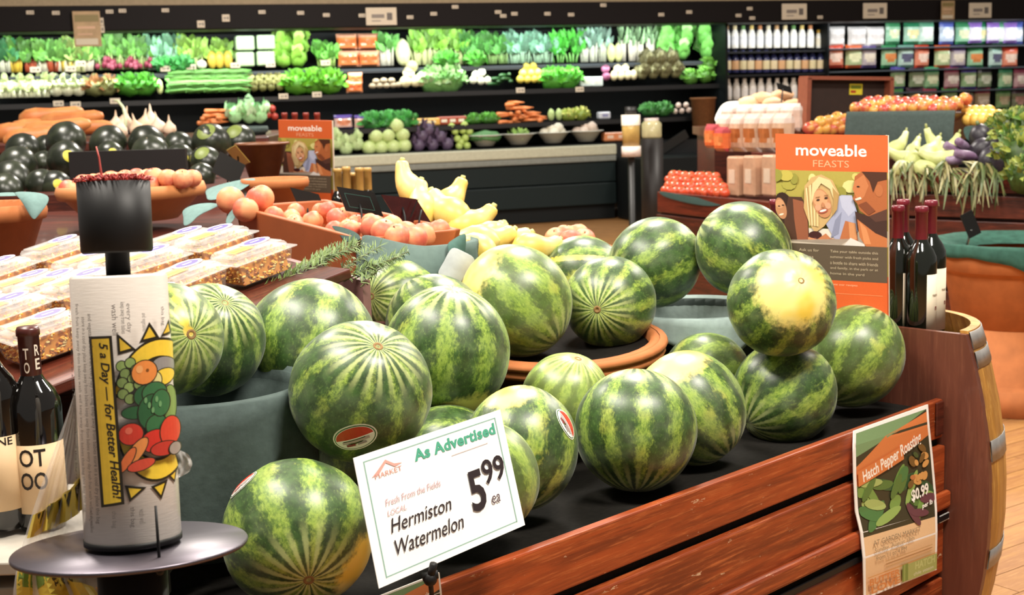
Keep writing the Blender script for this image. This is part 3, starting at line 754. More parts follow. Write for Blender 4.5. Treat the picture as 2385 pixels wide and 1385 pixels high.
# two dark bottles behind the roll; -Y of the shop faces us
for k, (px, d, h, yb, lb) in enumerate(((102, 2.12, .312, 1224, 'dark wine bottle just left of the bag roll, stacked white letters on neck'), (8, 2.10, .335, 1224, 'dark wine bottle cut by the frame edge, left of its lettered companion'))):
    b0 = P(px, yb, d); a = math.atan2(CAMP.y - b0.y, CAMP.x - b0.x)
    R = .0405; rn = R * .36
    tx = []
    if k == 0:
        for i, (ch1, ch2) in enumerate((('T', 'R'), ('O', 'E'))): tx += [(ch1, a - .62, h * (.885 - .068 * i) - .012, .017, rn * 1.1, 'e9dccb', .0085), (ch2, a + .45, h * (.90 - .068 * i) - .012, .017, rn * 1.1, 'e9dccb', .0085)]
        tx += [('OT', a - .70, h * .335, .027, R * 1.016, '26201c', .040), ('OO', a - .70, h * .22, .027, R * 1.016, '26201c', .040)]
    else:
        for i, (ch1, ch2) in enumerate((('E', 'N'), ('U', 'Y'), ('T', 'X'), ('O', 'I'))): tx += [(ch1, a - .55, h * (.945 - .056 * i) - .012, .0145, rn * 1.1, 'e9dccb', .0085), (ch2, a + .5, h * (.955 - .056 * i) - .012, .0145, rn * 1.1, 'e9dccb', .0085)]
        tx += [('NE', a + .05, h * .40, .012, R * 1.016, '26201c', .022)]
    bottle(lb, b0, h, R, '4a1f1a', GLASS_D, [(a - 1.0, a + 1.2, .10, .44, 'd9b98f')], texts=tx, cap0=.66)
sh = thing('bottle_crate', 'pale grey crate top under the dark wine bottles left of the bag roll', 'crate', P(40, 1240, 2.1) + Vector((0, 0, -.4)))
zt = P(102, 1224, 2.12).z
c0 = P(40, 1240, 2.1)
MB().box((0, .06, .4 - (c0.z - zt) - .012), (.36, .40, .02)).build('top_board', M('grey_board', 'b3ab9f', rough=.6, var=.1), sh, bevel=.003)
MB().box((0, .06, .18), (.34, .38, .36)).build('crate_body', M('grey_board_side', '8f887c', rough=.7, var=.1), sh, bevel=.003)

# ================================================================ price card
def card(name, label, cat, q, W, H, pr, col='fbfaf6', th=.0012, group=None, mat=None):
    """flat card with corners q = TL, TR, BR, BL; print in card units"""
    c = (q[0] + q[2]) / 2; t = thing(name, label, cat, c, group)
    tl, tr, bl = (Vector(p - c) for p in (q[0], q[1], q[3])); nn = (tr - tl).cross(tl - bl).normalized(); br = tr + bl - tl
    MB().hexa([bl - nn * th, br - nn * th, br, bl], [tl - nn * th, tr - nn * th, tr, tl]).build('sheet', mat or M('card_' + col, col, rough=.4, var=.02), t)
    if pr: pr.lay('print', flat_fn(tl, tr, bl, W, H), t)
    return t
q = quad_px([(823, 1066), (1165, 953), (1223, 1222), (883, 1370)], 2.06)
pr = Print(); W, H = 100, 78
pr.frame(5, 4, 95, 74, .7, '8fb5a8')
pr.text('As Advertised', 36, 63.5, '4fa587', w=57, h=7.6, bold=.035, spacing=1.05)
pr.poly([(8, 63), (13, 64), (18, 69), (23, 65), (28, 66), (23, 67), (18, 71), (12, 66)], 'dba295'); pr.text('MARKET', 10, 61.5, 'd59a8d', w=17, h=3)
pr.rect(60, 59.5, 86, 60.1, 'ecd8da')
pr.text('Fresh From the Fields', 13, 44, 'c9a9b0', w=36, h=4.0, shear=.15); pr.text('LOCAL', 13, 38, 'c9a9b0', w=12, h=3.2, shear=.15)
pr.text('Hermiston', 13, 27.5, '2b2124', w=40, h=8.5, shear=.28); pr.text('Watermelon', 13.5, 14, '2b2124', w=45, h=9.0, shear=.28)
pr.text('5', 66.5, 20, '2b2124', h=26, w=10.5, bold=.022); pr.text('99', 77.5, 34, '2b2124', h=16, w=16, bold=.016); pr.text('ea', 80, 21, '5a4a50', h=5, w=6, shear=.2)
sign = card('price_card', 'white price card reading As Advertised, Hermiston Watermelon, clipped to the bin', 'sign', q, W, H, pr)
c0 = Vector(sign.location)
cl = P(1002, 1348, 2.10) - c0
g = MB(); g.ball(cl, .011, 12, 8); g.tube([cl + Vector((-.012, 0, .004)), cl + Vector((.012, .004, .006))], .007, 8); g.tube([cl, cl + Vector((0, .02, -.035))], .004, 6); g.tube([cl, P(1010, 1312, 2.09) - c0], .006, 8); g.build('clip', BLACK, sign)

# ================================================================ hanging flyers and posters
def flyer_print(low=True):
    pr = Print()
    pr.rect(0, 0, 100, 160, 'fbf6ee'); pr.rect(3, 60, 97, 157, '3d3a26'); pr.rect(3, 3, 97, 60, 'ecc596')
    rnd = random.Random(5)
    pr.poly([(3, 135), (97, 157), (97, 157), (3, 157)], '7c9a6a'); pr.poly([(3, 108), (97, 136), (97, 155), (40, 146), (3, 126)], 'd97f45')
    for k in range(26):
        x, y = rnd.uniform(6, 94), rnd.uniform(64, 112); pr.ell(x, y, rnd.uniform(8, 18), rnd.uniform(3.5, 6), rnd.choice(('7a9a4a', '94b05c', '4f7d44', '5c7a3a', 'a8b86a', '3c5a35', '6a3f45')), rot=rnd.uniform(-1.2, 1.2), n=14)
    for k in range(14): pr.ell(rnd.uniform(66, 94), rnd.uniform(92, 128), rnd.uniform(3, 6), rnd.uniform(2, 4), rnd.choice(('c07a45', '7a5a2c', 'd9a05a', '4a5a30')), rot=rnd.uniform(-1, 1), n=10)
    pr.clamp(3, 3, 97, 157); pr.items[0] = ([(0, 0), (100, 0), (100, 160), (0, 160)],) + pr.items[0][1:]
    pr.poly([(3, 108), (60, 122), (60, 134), (3, 122)], 'd97f45')
    pr.text('Hatch Pepper Roasting', 10, 108, 'fbf3e4', w=80, h=13, bold=.02, shear=.3, rot=.28)
    pr.text('$0.99', 66, 80, 'fdf8ee', w=24, h=12, bold=.03, shear=.25, rot=.15); pr.text('per lb', 78, 71, 'fdf8ee', w=15, h=6, bold=.02, shear=.25, rot=.15)
    pr.text('AT GARDEN MARKET', 12, 50, '8a7a62', w=62, h=5.2); pr.text('Sunday, August 18th', 13, 42, '8a7a62', w=52, h=5.2); pr.text('from 11 to 4 PM', 14, 35, '8a7a62', w=40, h=4.6)
    for k in range(3): pr.rect(26, 31 - 3 * k, 90, 31.8 - 3 * k, ('c9a06a', 'a8763e', 'c9a06a')[k])
    pr.rect(3, 20.5, 97, 21.3, 'd89a50')
    pr.rect(56, 2.5, 97, 20, 'a9b067'); pr.text('HATCH', 66, 11, 'c3c983', w=28, h=8, bold=.03); pr.text('chile season', 64, 5, 'e8e2c2', w=28, h=3.6)
    pr.rect(48, 3, 56, 21, '7c8f45'); pr.rect(50, 3, 52, 21, '98a85c')
    pr.text('BUTTER', 5, 12, 'd98a4c', w=40, h=7, bold=.03); pr.text('LOVE', 7, 3.5, 'd98a4c', w=38, h=7.5, bold=.03)
    return pr
def hang(name, label, rows, H=160.0, pr=None, col='fbf6ee'):
    """paper that hangs on the bin front: rows of left and right edge pixels with their distance in front of the boards"""
    g = []; ys = []
    for (xl, yl, xr, yr, v) in rows:
        a, b_ = PV(xl, yl, v), PV(xr, yr, v); g.append([a.lerp(b_, j / 6) for j in range(7)])
    acc = [0]
    for i in range(1, len(g)): acc.append(acc[-1] + (g[i][0] - g[i - 1][0]).length)
    c = g[len(g) // 2][3]; t = thing(name, label, 'flyer', c)
    MB().sheet([[p - c for p in r] for r in g]).build('sheet', M('paper_' + col, col, rough=.55, var=.02), t, solid=.0006)
    def fn(x, y, h):
        s = (1 - y / H) * acc[-1]; i = 0
        while i < len(acc) - 2 and s > acc[i + 1]: i += 1
        f = (s - acc[i]) / (acc[i + 1] - acc[i]); u = x / 100 * 6; j = min(5, max(0, int(u))); fu = u - j
        p = g[i][j].lerp(g[i][j + 1], fu).lerp(g[i + 1][j].lerp(g[i + 1][j + 1], fu), f)
        return p - EV * (.0016 + h) - c
    if pr: pr.lay('print', fn, t, cut=6, cuty=6, eps=.0001)
    return t
hang('flyer', 'tall recipe flyer with green peppers on orange, hung at the right end of the bin', [(1987, 1003, 2160, 941, -.026), (1986, 1040, 2163, 985, -.034), (1987, 1110, 2171, 1060, -.038), (1991, 1190, 2178, 1140, -.044), (2003, 1240, 2181, 1190, -.054), (2009, 1300, 2182, 1240, -.060), (2010, 1395, 2180, 1326, -.056)], pr=flyer_print())
hang('flyer', 'same kind of flyer at the left end of the bin, only its top edge showing', [(868, 1392, 1022, 1332, -.026), (868, 1430, 1027, 1375, -.034), (872, 1500, 1034, 1450, -.038), (880, 1600, 1040, 1550, -.04)], pr=flyer_print())
o = MB().box((-.022, -.040, .40), (.05, .003, .018)).build('shelf_tag', M('white_card', 'f4f1ea', rough=.5, var=.02)); o.location = I(0, 0, 0) * 1; o.rotation_euler = ER.to_euler()
tag(o, 'small white price tag on the black rail right of the pepper flyer', 'tag')
o = MB().sheet([[P(2276, 884, 3.42) - P(2290, 920, 3.42), P(2286, 905, 3.44) - P(2290, 920, 3.42), P(2308, 930, 3.47) - P(2290, 920, 3.42)], [P(2279, 930, 3.42) - P(2290, 920, 3.42), P(2287, 945, 3.44) - P(2290, 920, 3.42), P(2311, 942, 3.47) - P(2290, 920, 3.42)], [P(2286, 962, 3.42) - P(2290, 920, 3.42), P(2297, 954, 3.44) - P(2290, 920, 3.42), P(2314, 946, 3.47) - P(2290, 920, 3.42)]]).build('paper_corner', M('orange_paper', 'e08a58', rough=.5, var=.25, scale=30), None, solid=.0008)
o.location = P(2290, 920, 3.42); tag(o, 'pink and orange paper corner sticking out behind the barrel', 'paper')

def poster_print(full=True):
    pr = Print(); W, H = 100, 165
    pr.rect(0, 0, W, H, 'd0602f'); pr.rect(0, 39, W, H - 33, 'a89a48')
    pr.text('moveable', 50, 145.5, 'fbeee0', w=63, h=10.5, bold=.016, align='C'); pr.text('FEASTS', 50, 135.5, 'eba67c', w=32, h=6.2, align='C')
    rnd = random.Random(2)
    for k in range(40): pr.ell(rnd.uniform(0, 75), rnd.uniform(84, 130), rnd.uniform(3, 8), rnd.uniform(3, 7), rnd.choice(('b8a94e', 'c9bf6a', '8f8a3c', 'd4cc86', 'a39a45')), n=10)
    pr.rect(0, 66, W, 80, 'd9cdbc')
    # woman at the left edge, lying on her arms
    pr.ell(8, 97, 9, 15, '2e1812', rot=.2); pr.poly([(12, 108), (24, 108), (29, 98), (31, 66), (8, 66), (8, 90)], '4a2c20'); pr.poly([(16, 106), (25, 104), (29, 92), (30, 66), (20, 66), (17, 88)], '8e5238'); pr.ell(5, 97, 5, 10, 'b07a56', rot=.25); pr.ell(4, 101, 4, 4, 'c48e68', rot=.2); pr.ell(5.5, 91.5, 2.2, .8, 'e8d2c0', rot=.3); pr.ell(3.4, 99, 1.1, .6, '3a2018'); pr.ell(7, 100, 1.1, .6, '3a2018')
    # fair-haired woman in the middle in a grey-blue top
    pr.poly([(50, 106), (60, 111), (69, 111), (73, 98), (76, 82), (70, 74), (54, 70), (46, 84)], '9fa2bc'); pr.poly([(58, 110), (69, 111), (72, 98), (66, 92), (60, 100)], 'b4b6cc'); pr.poly([(54, 88), (60, 96), (57, 76), (50, 72)], '83869f')
    pr.poly([(63, 88), (72, 86), (74, 70), (68, 62), (42, 63), (36, 68), (40, 72), (58, 71)], 'b0683f'); pr.poly([(66, 87), (72, 86), (73, 72), (67, 68)], 'c98a5c'); pr.poly([(40, 66), (60, 64), (62, 67), (42, 70)], 'c98a60')
    pr.poly([(27, 118), (33, 126), (42, 129), (52, 124), (58, 112), (56, 98), (50, 90), (44, 82), (36, 76), (31, 84), (26, 98)], 'c2a06a')
    for k in range(9): pr.poly([(28 + k * 1.2, 116 + k), (30 + k * 1.2, 117 + k), (33 + k * .8, 84 - k * .3), (31 + k * .8, 82)], ('e2cc9c', 'a5824e', 'd6bb84')[k % 3])
    pr.ell(42.5, 103, 8, 13.5, 'bd8259', rot=.28); pr.ell(41, 107, 6.5, 8, 'd09a70', rot=.28); pr.ell(39, 99, 2.6, 3, 'd39a78', rot=.2); pr.ell(48, 101, 2.6, 3, 'd39a78', rot=.2)
    pr.poly([(34, 120), (40, 127), (50, 124), (57, 112), (54, 104), (50, 116), (42, 121), (36, 112), (33, 100)], 'dcc592'); pr.poly([(52, 118), (57, 112), (56, 98), (52, 92), (53, 106)], 'b08d56')
    pr.ell(43.6, 96, 4.4, 2.0, 'a5503f', rot=.3); pr.ell(43.6, 96.4, 3.2, .95, 'f4e8dc', rot=.3); pr.ell(39.2, 106, 1.6, .8, '3f241a', rot=.25); pr.ell(46.4, 108, 1.6, .8, '3f241a', rot=.25); pr.poly([(37, 108.4), (41, 109.2), (41, 108.6), (37, 107.8)], '8a6238'); pr.poly([(44.6, 110.4), (48.6, 111.0), (48.6, 110.4), (44.6, 109.8)], '8a6238'); pr.ell(43.6, 101.5, 1.3, 2.4, 'b87c56', rot=.2)
    pr.ell(36.5, 74, 6, 3.6, '3c1416'); pr.poly([(35.5, 66), (37.5, 66), (37.5, 72), (35.5, 72)], '5a2a2a'); pr.poly([(38, 70), (46, 76), (50, 72), (44, 66)], 'b8744c'); pr.poly([(30, 68), (40, 66), (40, 70), (30, 72)], 'c98860')
    # man at the right, seen from the side
    pr.poly([(71, 118), (72, 128), (78, 132.5), (100, 132.5), (100, 96), (84, 92), (76, 98), (74, 104), (70, 108), (71.5, 112)], 'a85f36'); pr.poly([(72, 124), (80, 130), (84, 120), (80, 110), (75, 106), (72, 112), (70, 117)], 'bd7448')
    pr.poly([(78, 132.5), (100, 132.5), (100, 126), (92, 124), (88, 114), (85, 124)], '4a281a'); pr.ell(93, 116, 3.6, 5.5, 'b0683e'); pr.ell(75, 119, 1.4, .7, '2e1a12'); pr.poly([(72, 108), (77, 110), (78, 108), (73, 106.6)], 'e6d0c0'); pr.poly([(75, 103), (84, 94), (90, 98), (82, 106)], '7c4228')
    pr.poly([(72, 97), (84, 93), (100, 100), (100, 74), (84, 76), (74, 80)], '3f2620'); pr.poly([(84, 93), (100, 100), (100, 90), (90, 88)], '54342a'); pr.poly([(74, 90), (82, 84), (90, 78), (100, 74), (100, 62), (84, 62), (76, 74)], 'b86c3e'); pr.poly([(76, 88), (82, 82), (86, 68), (80, 68)], 'cd8656')
    pr.poly([(0, 61), (100, 61), (100, 65), (74, 66), (68, 72), (60, 66), (0, 68)], 'c4b6a6'); pr.poly([(58, 61), (82, 61), (80, 68), (68, 73)], 'd4ccc6')
    pr.clamp(0, 0, 100, 165)
    # text panel
    pr.rect(0, 34, W, 66, '57493a')
    for k, txt in enumerate(('Take your table outside this', 'summer with fresh picks and', 'a bottle to share with friends', 'and family, in the park or at', 'home in the yard')): pr.text(txt, 50, 58.5 - 5 * k, 'bba98d', w=42 - (12 if k == 4 else 0), h=2.9)
    pr.text('Ask us for', 22, 59, 'bba98d', w=18, h=2.6); pr.text('ideas', 24, 53, 'bba98d', w=11, h=2.6)
    pr.rect(0, 0, W, 34, 'cf5a28'); pr.text('see our recipes', 52, 29, 'efb48c', w=22, h=2.2); pr.rect(48, 22, 96, 22.5, 'e88a58')
    return pr
q = quad_px([(1806, 311), (2068, 315), (2070, 746), (1811, 728)], 3.52)
post = card('poster_sign', 'large orange poster reading moveable feasts, standing on the half barrel', 'sign', q, 100, 165, poster_print(), col='d0602f', th=.004)
c0 = Vector(post.location); bb = [p - c0 for p in q]
g = MB(); e = (bb[1] - bb[0]).normalized() * .004
g.hexa([bb[2] - e, bb[2] + e * .6, bb[2] + e * .6 + Vector((0, .012, 0)), bb[2] - e + Vector((0, .012, 0))], [bb[1] - e, bb[1] + e * .6, bb[1] + e * .6 + Vector((0, .012, 0)), bb[1] - e + Vector((0, .012, 0))]).build('board_edge', M('foam_board', 'e8d9c4', rough=.6, var=.03), post)
q = quad_px([(648, 279), (773, 281), (778, 490), (656, 482)], 6.6)
post2 = card('poster_sign', 'small far orange poster reading moveable feasts, between bottles and the peach bowls', 'sign', q, 100, 165, poster_print(), col='d0602f', th=.006)
c0 = Vector(post2.location); bb = [p - c0 for p in q]; e = (bb[1] - bb[0]).normalized() * .006
g = MB(); g.hexa([bb[2] - e, bb[2] + e, bb[2] + e + Vector((0, .02, 0)), bb[2] - e + Vector((0, .02, 0))], [bb[1] - e, bb[1] + e, bb[1] + e + Vector((0, .02, 0)), bb[1] - e + Vector((0, .02, 0))]).build('board_edge', M('foam_board', 'e8d9c4'), post2)

# wine bottles standing in the half barrel
def PU(px, py, u):
    r = ray(px, py); return CAMP + r * ((I(u, 0, 0) - CAMP).dot(EU) / r.dot(EU))
for px, yt, u, lb in ((2147, 480, .064, 'red-capped wine bottle in the half barrel, front one with a cream label'), (2169, 466, .15, 'red-capped wine bottle in the half barrel, rightmost and behind'), (1806, 464, .07, 'red-capped wine bottle peeping out at the left edge of the large poster'), (2092, 478, .062, 'red-capped wine bottle next to the edge of the large orange poster'), (2104, 464, .15, 'red-capped wine bottle deepest in the half barrel, behind the one by the poster')):
    top = PU(px, yt, u); base = Vector((top.x, top.y, .817)); h = top.z - .817
    bottle(lb, base, h, .040, '6e1f2c', GLASS_G, [(-PI / 2 - .02, -PI / 2 + 1.9, .08, .52, 'eadfc6')], rot=.12, cap0=.70, texts=[('reserva', -PI / 2 + .4, h * .36, .006, .0410, '9a8a72', .024), ('m', -PI / 2 + .65, h * .26, .010, .0410, '7c2a30', .010)])
# ================================================================ helpers for fruit and small goods
def inst(o, loc, rot=None, sc=1.0):
    c = dup(o); c.location = loc
    if rot is not None: c.rotation_euler = rot
    c.scale = (sc, sc, sc) if not isinstance(sc, tuple) else sc
    return c
_PROTO = {}
def proto(key, make):
    """first call builds, later calls copy"""
    if key not in _PROTO:
        _PROTO[key] = make(); return _PROTO[key]
    return dup(_PROTO[key])
def place(o, loc, rot=(0, 0, 0), sc=1.0):
    o.location = loc; o.rotation_euler = rot; o.scale = sc if isinstance(sc, tuple) else (sc, sc, sc); return o
rr_ = random.Random(11)
def rrot(): return (rr_.uniform(-.6, .6), rr_.uniform(-.6, .6), rr_.uniform(0, 6.28))

def two_tone(name, a, b, lo=.4, hi=.65, scale=9, rough=.5, c=None):
    if name in _M: return _M[name]
    m, t, bs = newmat(name); _M[name] = m
    tc = t.new('ShaderNodeTexCoord').outputs['Object']; w_ = t.math('MULTIPLY', t.new('ShaderNodeObjectInfo').outputs['Random'], 50.0)
    n = t.noise(tc, scale, 3, .5, w=w_); col = t.mix(t.step(n, lo, hi), srgb(a), srgb(b))
    n2 = t.noise(tc, scale * 9, 3, .6, w=w_); col = t.mix(t.math('MULTIPLY', t.step(n2, .55, .8), .35), col, srgb(c or b))
    t.link(col, bs.inputs['Base Color']); bs.inputs['Roughness'].default_value = rough
    return m
PEACH = two_tone('peach_skin', 'e79a6a', 'c85c48', scale=14, c='f2bd8c')
def mk_peach():
    vs = []; n, m = 18, 12
    for i in range(m + 1):
        ph = PI * i / m
        for j in range(n):
            a = 2 * PI * j / n; r = .037 * (1 - .07 * math.exp(-(((a + PI) % (2 * PI) - PI) / .25) ** 2)) * (1 - .16 * math.exp(-(ph / .28) ** 2))
            vs.append((r * math.sin(ph) * math.cos(a), r * math.sin(ph) * math.sin(a), r * math.cos(ph) * .95))
    o = MB().add(vs, [(i * n + j, (i + 1) * n + j, (i + 1) * n + (j + 1) % n, i * n + (j + 1) % n) for i in range(m) for j in range(n)]).build('peach', PEACH)
    MB().tube([(0, 0, .028), (.001, 0, .034)], .002, 5, (.12, .07, .03)).build('stem', PAINT, o)
    return o
def many(key, make, pts, what, where, cat, group, scs=None, rots=None):
    out = []
    for i, p in enumerate(pts):
        o = place(proto(key, make), p, rots[i] if rots else rrot(), scs[i] if scs else rr_.uniform(.92, 1.08)); out.append(o)
    row_labels(out, what, where, cat, group); return out

# ================================================================ snack boxes on the tilted deck behind the pots
CR = M('snack_crumbs', None, rough=.55, var=.15, scale=60)
def mk_clam():
    a, b_, h = .150, .120, .066
    t = bpy.data.objects.new('snack_box', None); COL.objects.link(t)
    g = MB(); x0, y0, x1, y1 = a / 2 * .86, b_ / 2 * .84, a / 2, b_ / 2
    g.hexa([(-x0, -y0, 0), (x0, -y0, 0), (x0, y0, 0), (-x0, y0, 0)], [(-x1, -y1, h * .78), (x1, -y1, h * .78), (x1, y1, h * .78), (-x1, y1, h * .78)]); g.build('tray', M('clear_tray', 'f4f1ee', rough=.09, var=.02, alpha=.13, spec=.6), t, bevel=.006)
    g = MB(); z0 = h * .78
    g.box((0, 0, z0 + .002), (a + .016, b_ + .016, .004), bev=.002); g.box((0, 0, z0 + .010), (a * .92, b_ * .9, .014), bev=.006)
    g.box((0, 0, z0 + .0185), (a * .80, b_ * .76, .003), bev=.001); g.build('lid', CLEAR, t)
    g = MB(); rnd = random.Random(3)
    for k in range(330):
        z = rnd.uniform(.006, h * .80); f = .86 + .13 * z / h; s = rnd.choice((0, 1, 2, 3, 4)); u, v = rnd.uniform(-1, 1), rnd.uniform(-1, 1)
        if s == 0: u = 1
        if s == 1: v = -1
        if s == 2: u = -1
        if s == 3: z = h * .8
        q = (u * a / 2 * f * .93, v * b_ / 2 * f * .93, z)
        c = rnd.choice(((.95, .46, .05), (.95, .55, .08), (.9, .38, .04), (.95, .66, .16), (.6, .2, .03), (.3, .11, .03), (.95, .75, .3)))
        g.ball(q, (rnd.uniform(.004, .009), rnd.uniform(.002, .004), rnd.uniform(.002, .004)), 5, 3, c, rot=Matrix.Rotation(rnd.uniform(0, 3), 3, Vector((rnd.random(), rnd.random(), rnd.random())).normalized()))
    g.box((0, 0, h * .4), (a * .80, b_ * .80, h * .7), (.75, .32, .04)); o = g.build('snack_mix', CR, t); o['kind'] = 'stuff'
    p_ = Print(); p_.rect(0, 0, .056, .040, 'dcbc55')
    for k in range(3): p_.rect(.006, .006 + .007 * k, .046, .008 + .007 * k, 'b99a50')
    p_.lay('price_label', lambda x, y, k: Vector((-.060 + x, -.035 + y, z0 + .0212 + k)), t)
    p_ = Print(); p_.ell(0, 0, .036, .030, 'c9bfe0', n=20); p_.ell(0, 0, .027, .020, '5f52a8', n=18); p_.rect(-.012, -.003, .012, .003, 'f0eaf2')
    p_.lay('brand_label', lambda x, y, k: Vector((.028 + x, .012 + y, z0 + .0212 + k)), t)
    return t
A0 = P(578, 578, 3.0); TILT = math.radians(11)
BU = (EU * math.cos(TILT) + Vector((0, 0, math.sin(TILT)))); BN = (Vector((0, 0, 1)) * math.cos(TILT) - EU * math.sin(TILT)); BR_ = Matrix((BU, EV, BN)).transposed()
bx = []
for iu, vs_ in ((0, range(0, 3)), (-1, range(0, 5)), (-2, range(-1, 6)), (-3, range(0, 6)), (-4, range(2, 6))):
    for iv in vs_:
        c = A0 + BU * (iu * .166) + EV * (iv * .135 + .012 * (iu % 2)) - BN * .066
        o = place(proto('clam', mk_clam), c + BN * (.012 * ((iu * 3 + iv * 5) % 3)), (BR_ @ Matrix.Rotation(.12 * math.sin(iu * 5 + iv * 3), 3, 'Z')).to_euler())
        bx.append((iu, iv, o))
for iu, iv, o in bx:
    col_, row_ = (-iu, iv)
    if (iu, iv) == (0, 0): lb = 'clear snack box at the near right corner, its orange side showing'
    else: lb = f'clear snack box, {ORD[-iu]} row from the terracotta trough, {ORD[iv + 1]} box back'
    tag(o, lb, 'snack box', 'clear snack boxes on the tilted deck')
c = A0 + BU * (-.30) + EV * .30 - BN * .085
tr = thing('snack_rack', 'tilted wooden rack under the clear snack boxes', 'rack', c, None, BR_)
MB().box((0, 0, 0), (.86, .95, .022)).build('top_board', DARK_WOOD, tr, bevel=.003)
for x in (-.36, .36): MB().box((x, 0, -.05), (.03, .9, .08)).build('bearer', DARK_WOOD, tr)
a, b_ = P(676, 601, 3.42), P(862, 652, 3.12); dd = (b_ - a); up = Vector((0, 0, 1)); sd = dd.cross(up).normalized()
g = MB(); g.hexa([a - up * .12, b_ - up * .12, b_ - up * .12 + sd * .02, a - up * .12 + sd * .02], [a, b_, b_ + sd * .02, a + sd * .02])
o = g.build('divider_board', M('pinkish_wood', '8a6460', rough=.4, var=.15)); tag(o, 'pinkish wooden divider edge between the snack boxes and the peach trough', 'board')
# rosemary-like sprigs
def mk_sprig(seed):
    rnd = random.Random(seed); g = MB(); L = .16
    g.tube([(0, 0, 0), (L * .5, .006, .012), (L, 0, .02)], [.002, .0018, .001], 5, (.16, .16, .06))
    for k in range(90):
        t = k / 90; p = Vector((L * t, .006 * math.sin(PI * t), .012 + .01 * t)); a = rnd.uniform(0, 6.28)
        d = Vector((.6, math.cos(a), math.sin(a))); g.leaf(p, d, (0, 0, 1), rnd.uniform(.018, .028), .0034, rnd.choice(((.13, .20, .05), (.19, .27, .08), (.10, .16, .05))), .2, 2)
    return g.build('herb_sprig', LEAF)
sp = []
for k, (px, py, d, rz, s) in enumerate(((640, 672, 3.02, .72, 1.1), (675, 655, 3.05, .62, 1.1), (655, 668, 3.0, .9, 1.0), (700, 640, 3.1, .8, 1.0), (610, 690, 2.98, .6, 1.0), (720, 632, 3.12, .5, .9), (790, 640, 3.16, .9, .9), (800, 655, 3.12, .2, .9), (825, 650, 3.12, .5, .9), (840, 668, 3.1, 1.0, .9))):
    o = mk_sprig(k); place(o, P(px, py, d), (.3, -.25, rz), s); sp.append(o)
row_labels(sp, 'green needle-leaved herb sprig', 'by the snack boxes', 'herb', 'green herb sprigs')

# ================================================================ long terracotta trough of peaches, and its neighbours
a, b_ = P(546, 480, 4.0), P(842, 556, 3.42); dd = (b_ - a); L = dd.length; ex = dd.normalized(); ey = Vector((0, 0, 1)).cross(ex).normalized(); ez = ex.cross(ey)
TRM = Matrix((ex, ey, ez)).transposed()
tr = thing('planter_trough', 'long terracotta trough full of peaches, behind the snack boxes', 'planter', a, None, TRM)
D_, Hh = .30, .125
for nm, b0, t0 in (('front_wall', [(0.01, .02, -Hh), (L - .02, .02, -Hh), (L - .02, .04, -Hh), (0.01, .04, -Hh)], [(0, 0, 0), (L, 0, 0), (L, .02, 0), (0, .02, 0)]),
                   ('back_wall', [(0.01, D_ - .04, -Hh), (L - .02, D_ - .04, -Hh), (L - .02, D_ - .02, -Hh), (.01, D_ - .02, -Hh)], [(0, D_ - .02, 0), (L, D_ - .02, 0), (L, D_, 0), (0, D_, 0)]),
                   ('end_wall', [(0.01, .02, -Hh), (.03, .02, -Hh), (.03, D_ - .02, -Hh), (.01, D_ - .02, -Hh)], [(0, 0, 0), (.02, 0, 0), (.02, D_, 0), (0, D_, 0)]),
                   ('end_wall', [(L - .04, .02, -Hh), (L - .02, .02, -Hh), (L - .02, D_ - .02, -Hh), (L - .04, D_ - .02, -Hh)], [(L - .02, 0, 0), (L, 0, 0), (L, D_, 0), (L - .02, D_, 0)]),
                   ('bottom', [(0.01, .02, -Hh), (L - .02, .02, -Hh), (L - .02, D_ - .02, -Hh), (.01, D_ - .02, -Hh)], [(0.01, .02, -Hh + .03), (L - .02, .02, -Hh + .03), (L - .02, D_ - .02, -Hh + .03), (.01, D_ - .02, -Hh + .03)])):
    MB().hexa(b0, t0).build(nm, M('trough_clay', 'a85a30', rough=.6, var=.12, scale=8, bump=.1), tr, bevel=.004)
pts = [P(537, 466, 3.98), P(606, 462, 3.96), P(572, 488, 3.9)]
sc = [1.12, 1.12, 1.0]
for k in range(26):
    u, v = rr_.uniform(.10, .95), rr_.uniform(.15, .85); pts.append(a + ex * (L * u) + ey * (D_ * v) + ez * (-.004 - .014 * (k % 3))); sc.append(rr_.uniform(.70, .85))
many('peach', mk_peach, pts, 'pink peach', 'in the long terracotta trough', 'peach', 'peaches in the trough', sc)
def cloth_piece(name, label, rows, off_d=0.0, sub=2, mat=CLOTH, solid=.003):
    g = [[P(*p) for p in r] for r in rows]; c = g[len(g) // 2][len(g[0]) // 2]
    o = MB().sheet([[p - c for p in r] for r in g]).build(name, mat, None, solid=solid, sub=sub); o.location = c
    tag(o, label, 'cloth'); return o
GREY_CLOTH = M('grey_green_cloth', '6f8a86', rough=.9, var=.12, scale=60, bump=.2, spec=.2)
cloth_piece('cloth', 'grey-green cloth flopping over the left end of the peach trough', [[(420, 492, 4.05), (440, 478, 4.08), (480, 470, 4.05), (520, 474, 4.0)], [(428, 505, 4.0), (445, 490, 4.0), (470, 484, 4.0), (500, 485, 3.98)], [(424, 530, 3.96), (440, 525, 3.95), (450, 515, 3.96), (462, 500, 3.98)]], mat=GREY_CLOTH)
cloth_piece('cloth', 'grey-green cloth strip curling over the near left rim of the peach trough', [[(590, 470, 3.98), (560, 474, 3.98), (535, 488, 3.95), (520, 520, 3.9)], [(602, 478, 3.94), (575, 484, 3.93), (550, 500, 3.9), (535, 530, 3.86)]], mat=GREY_CLOTH)
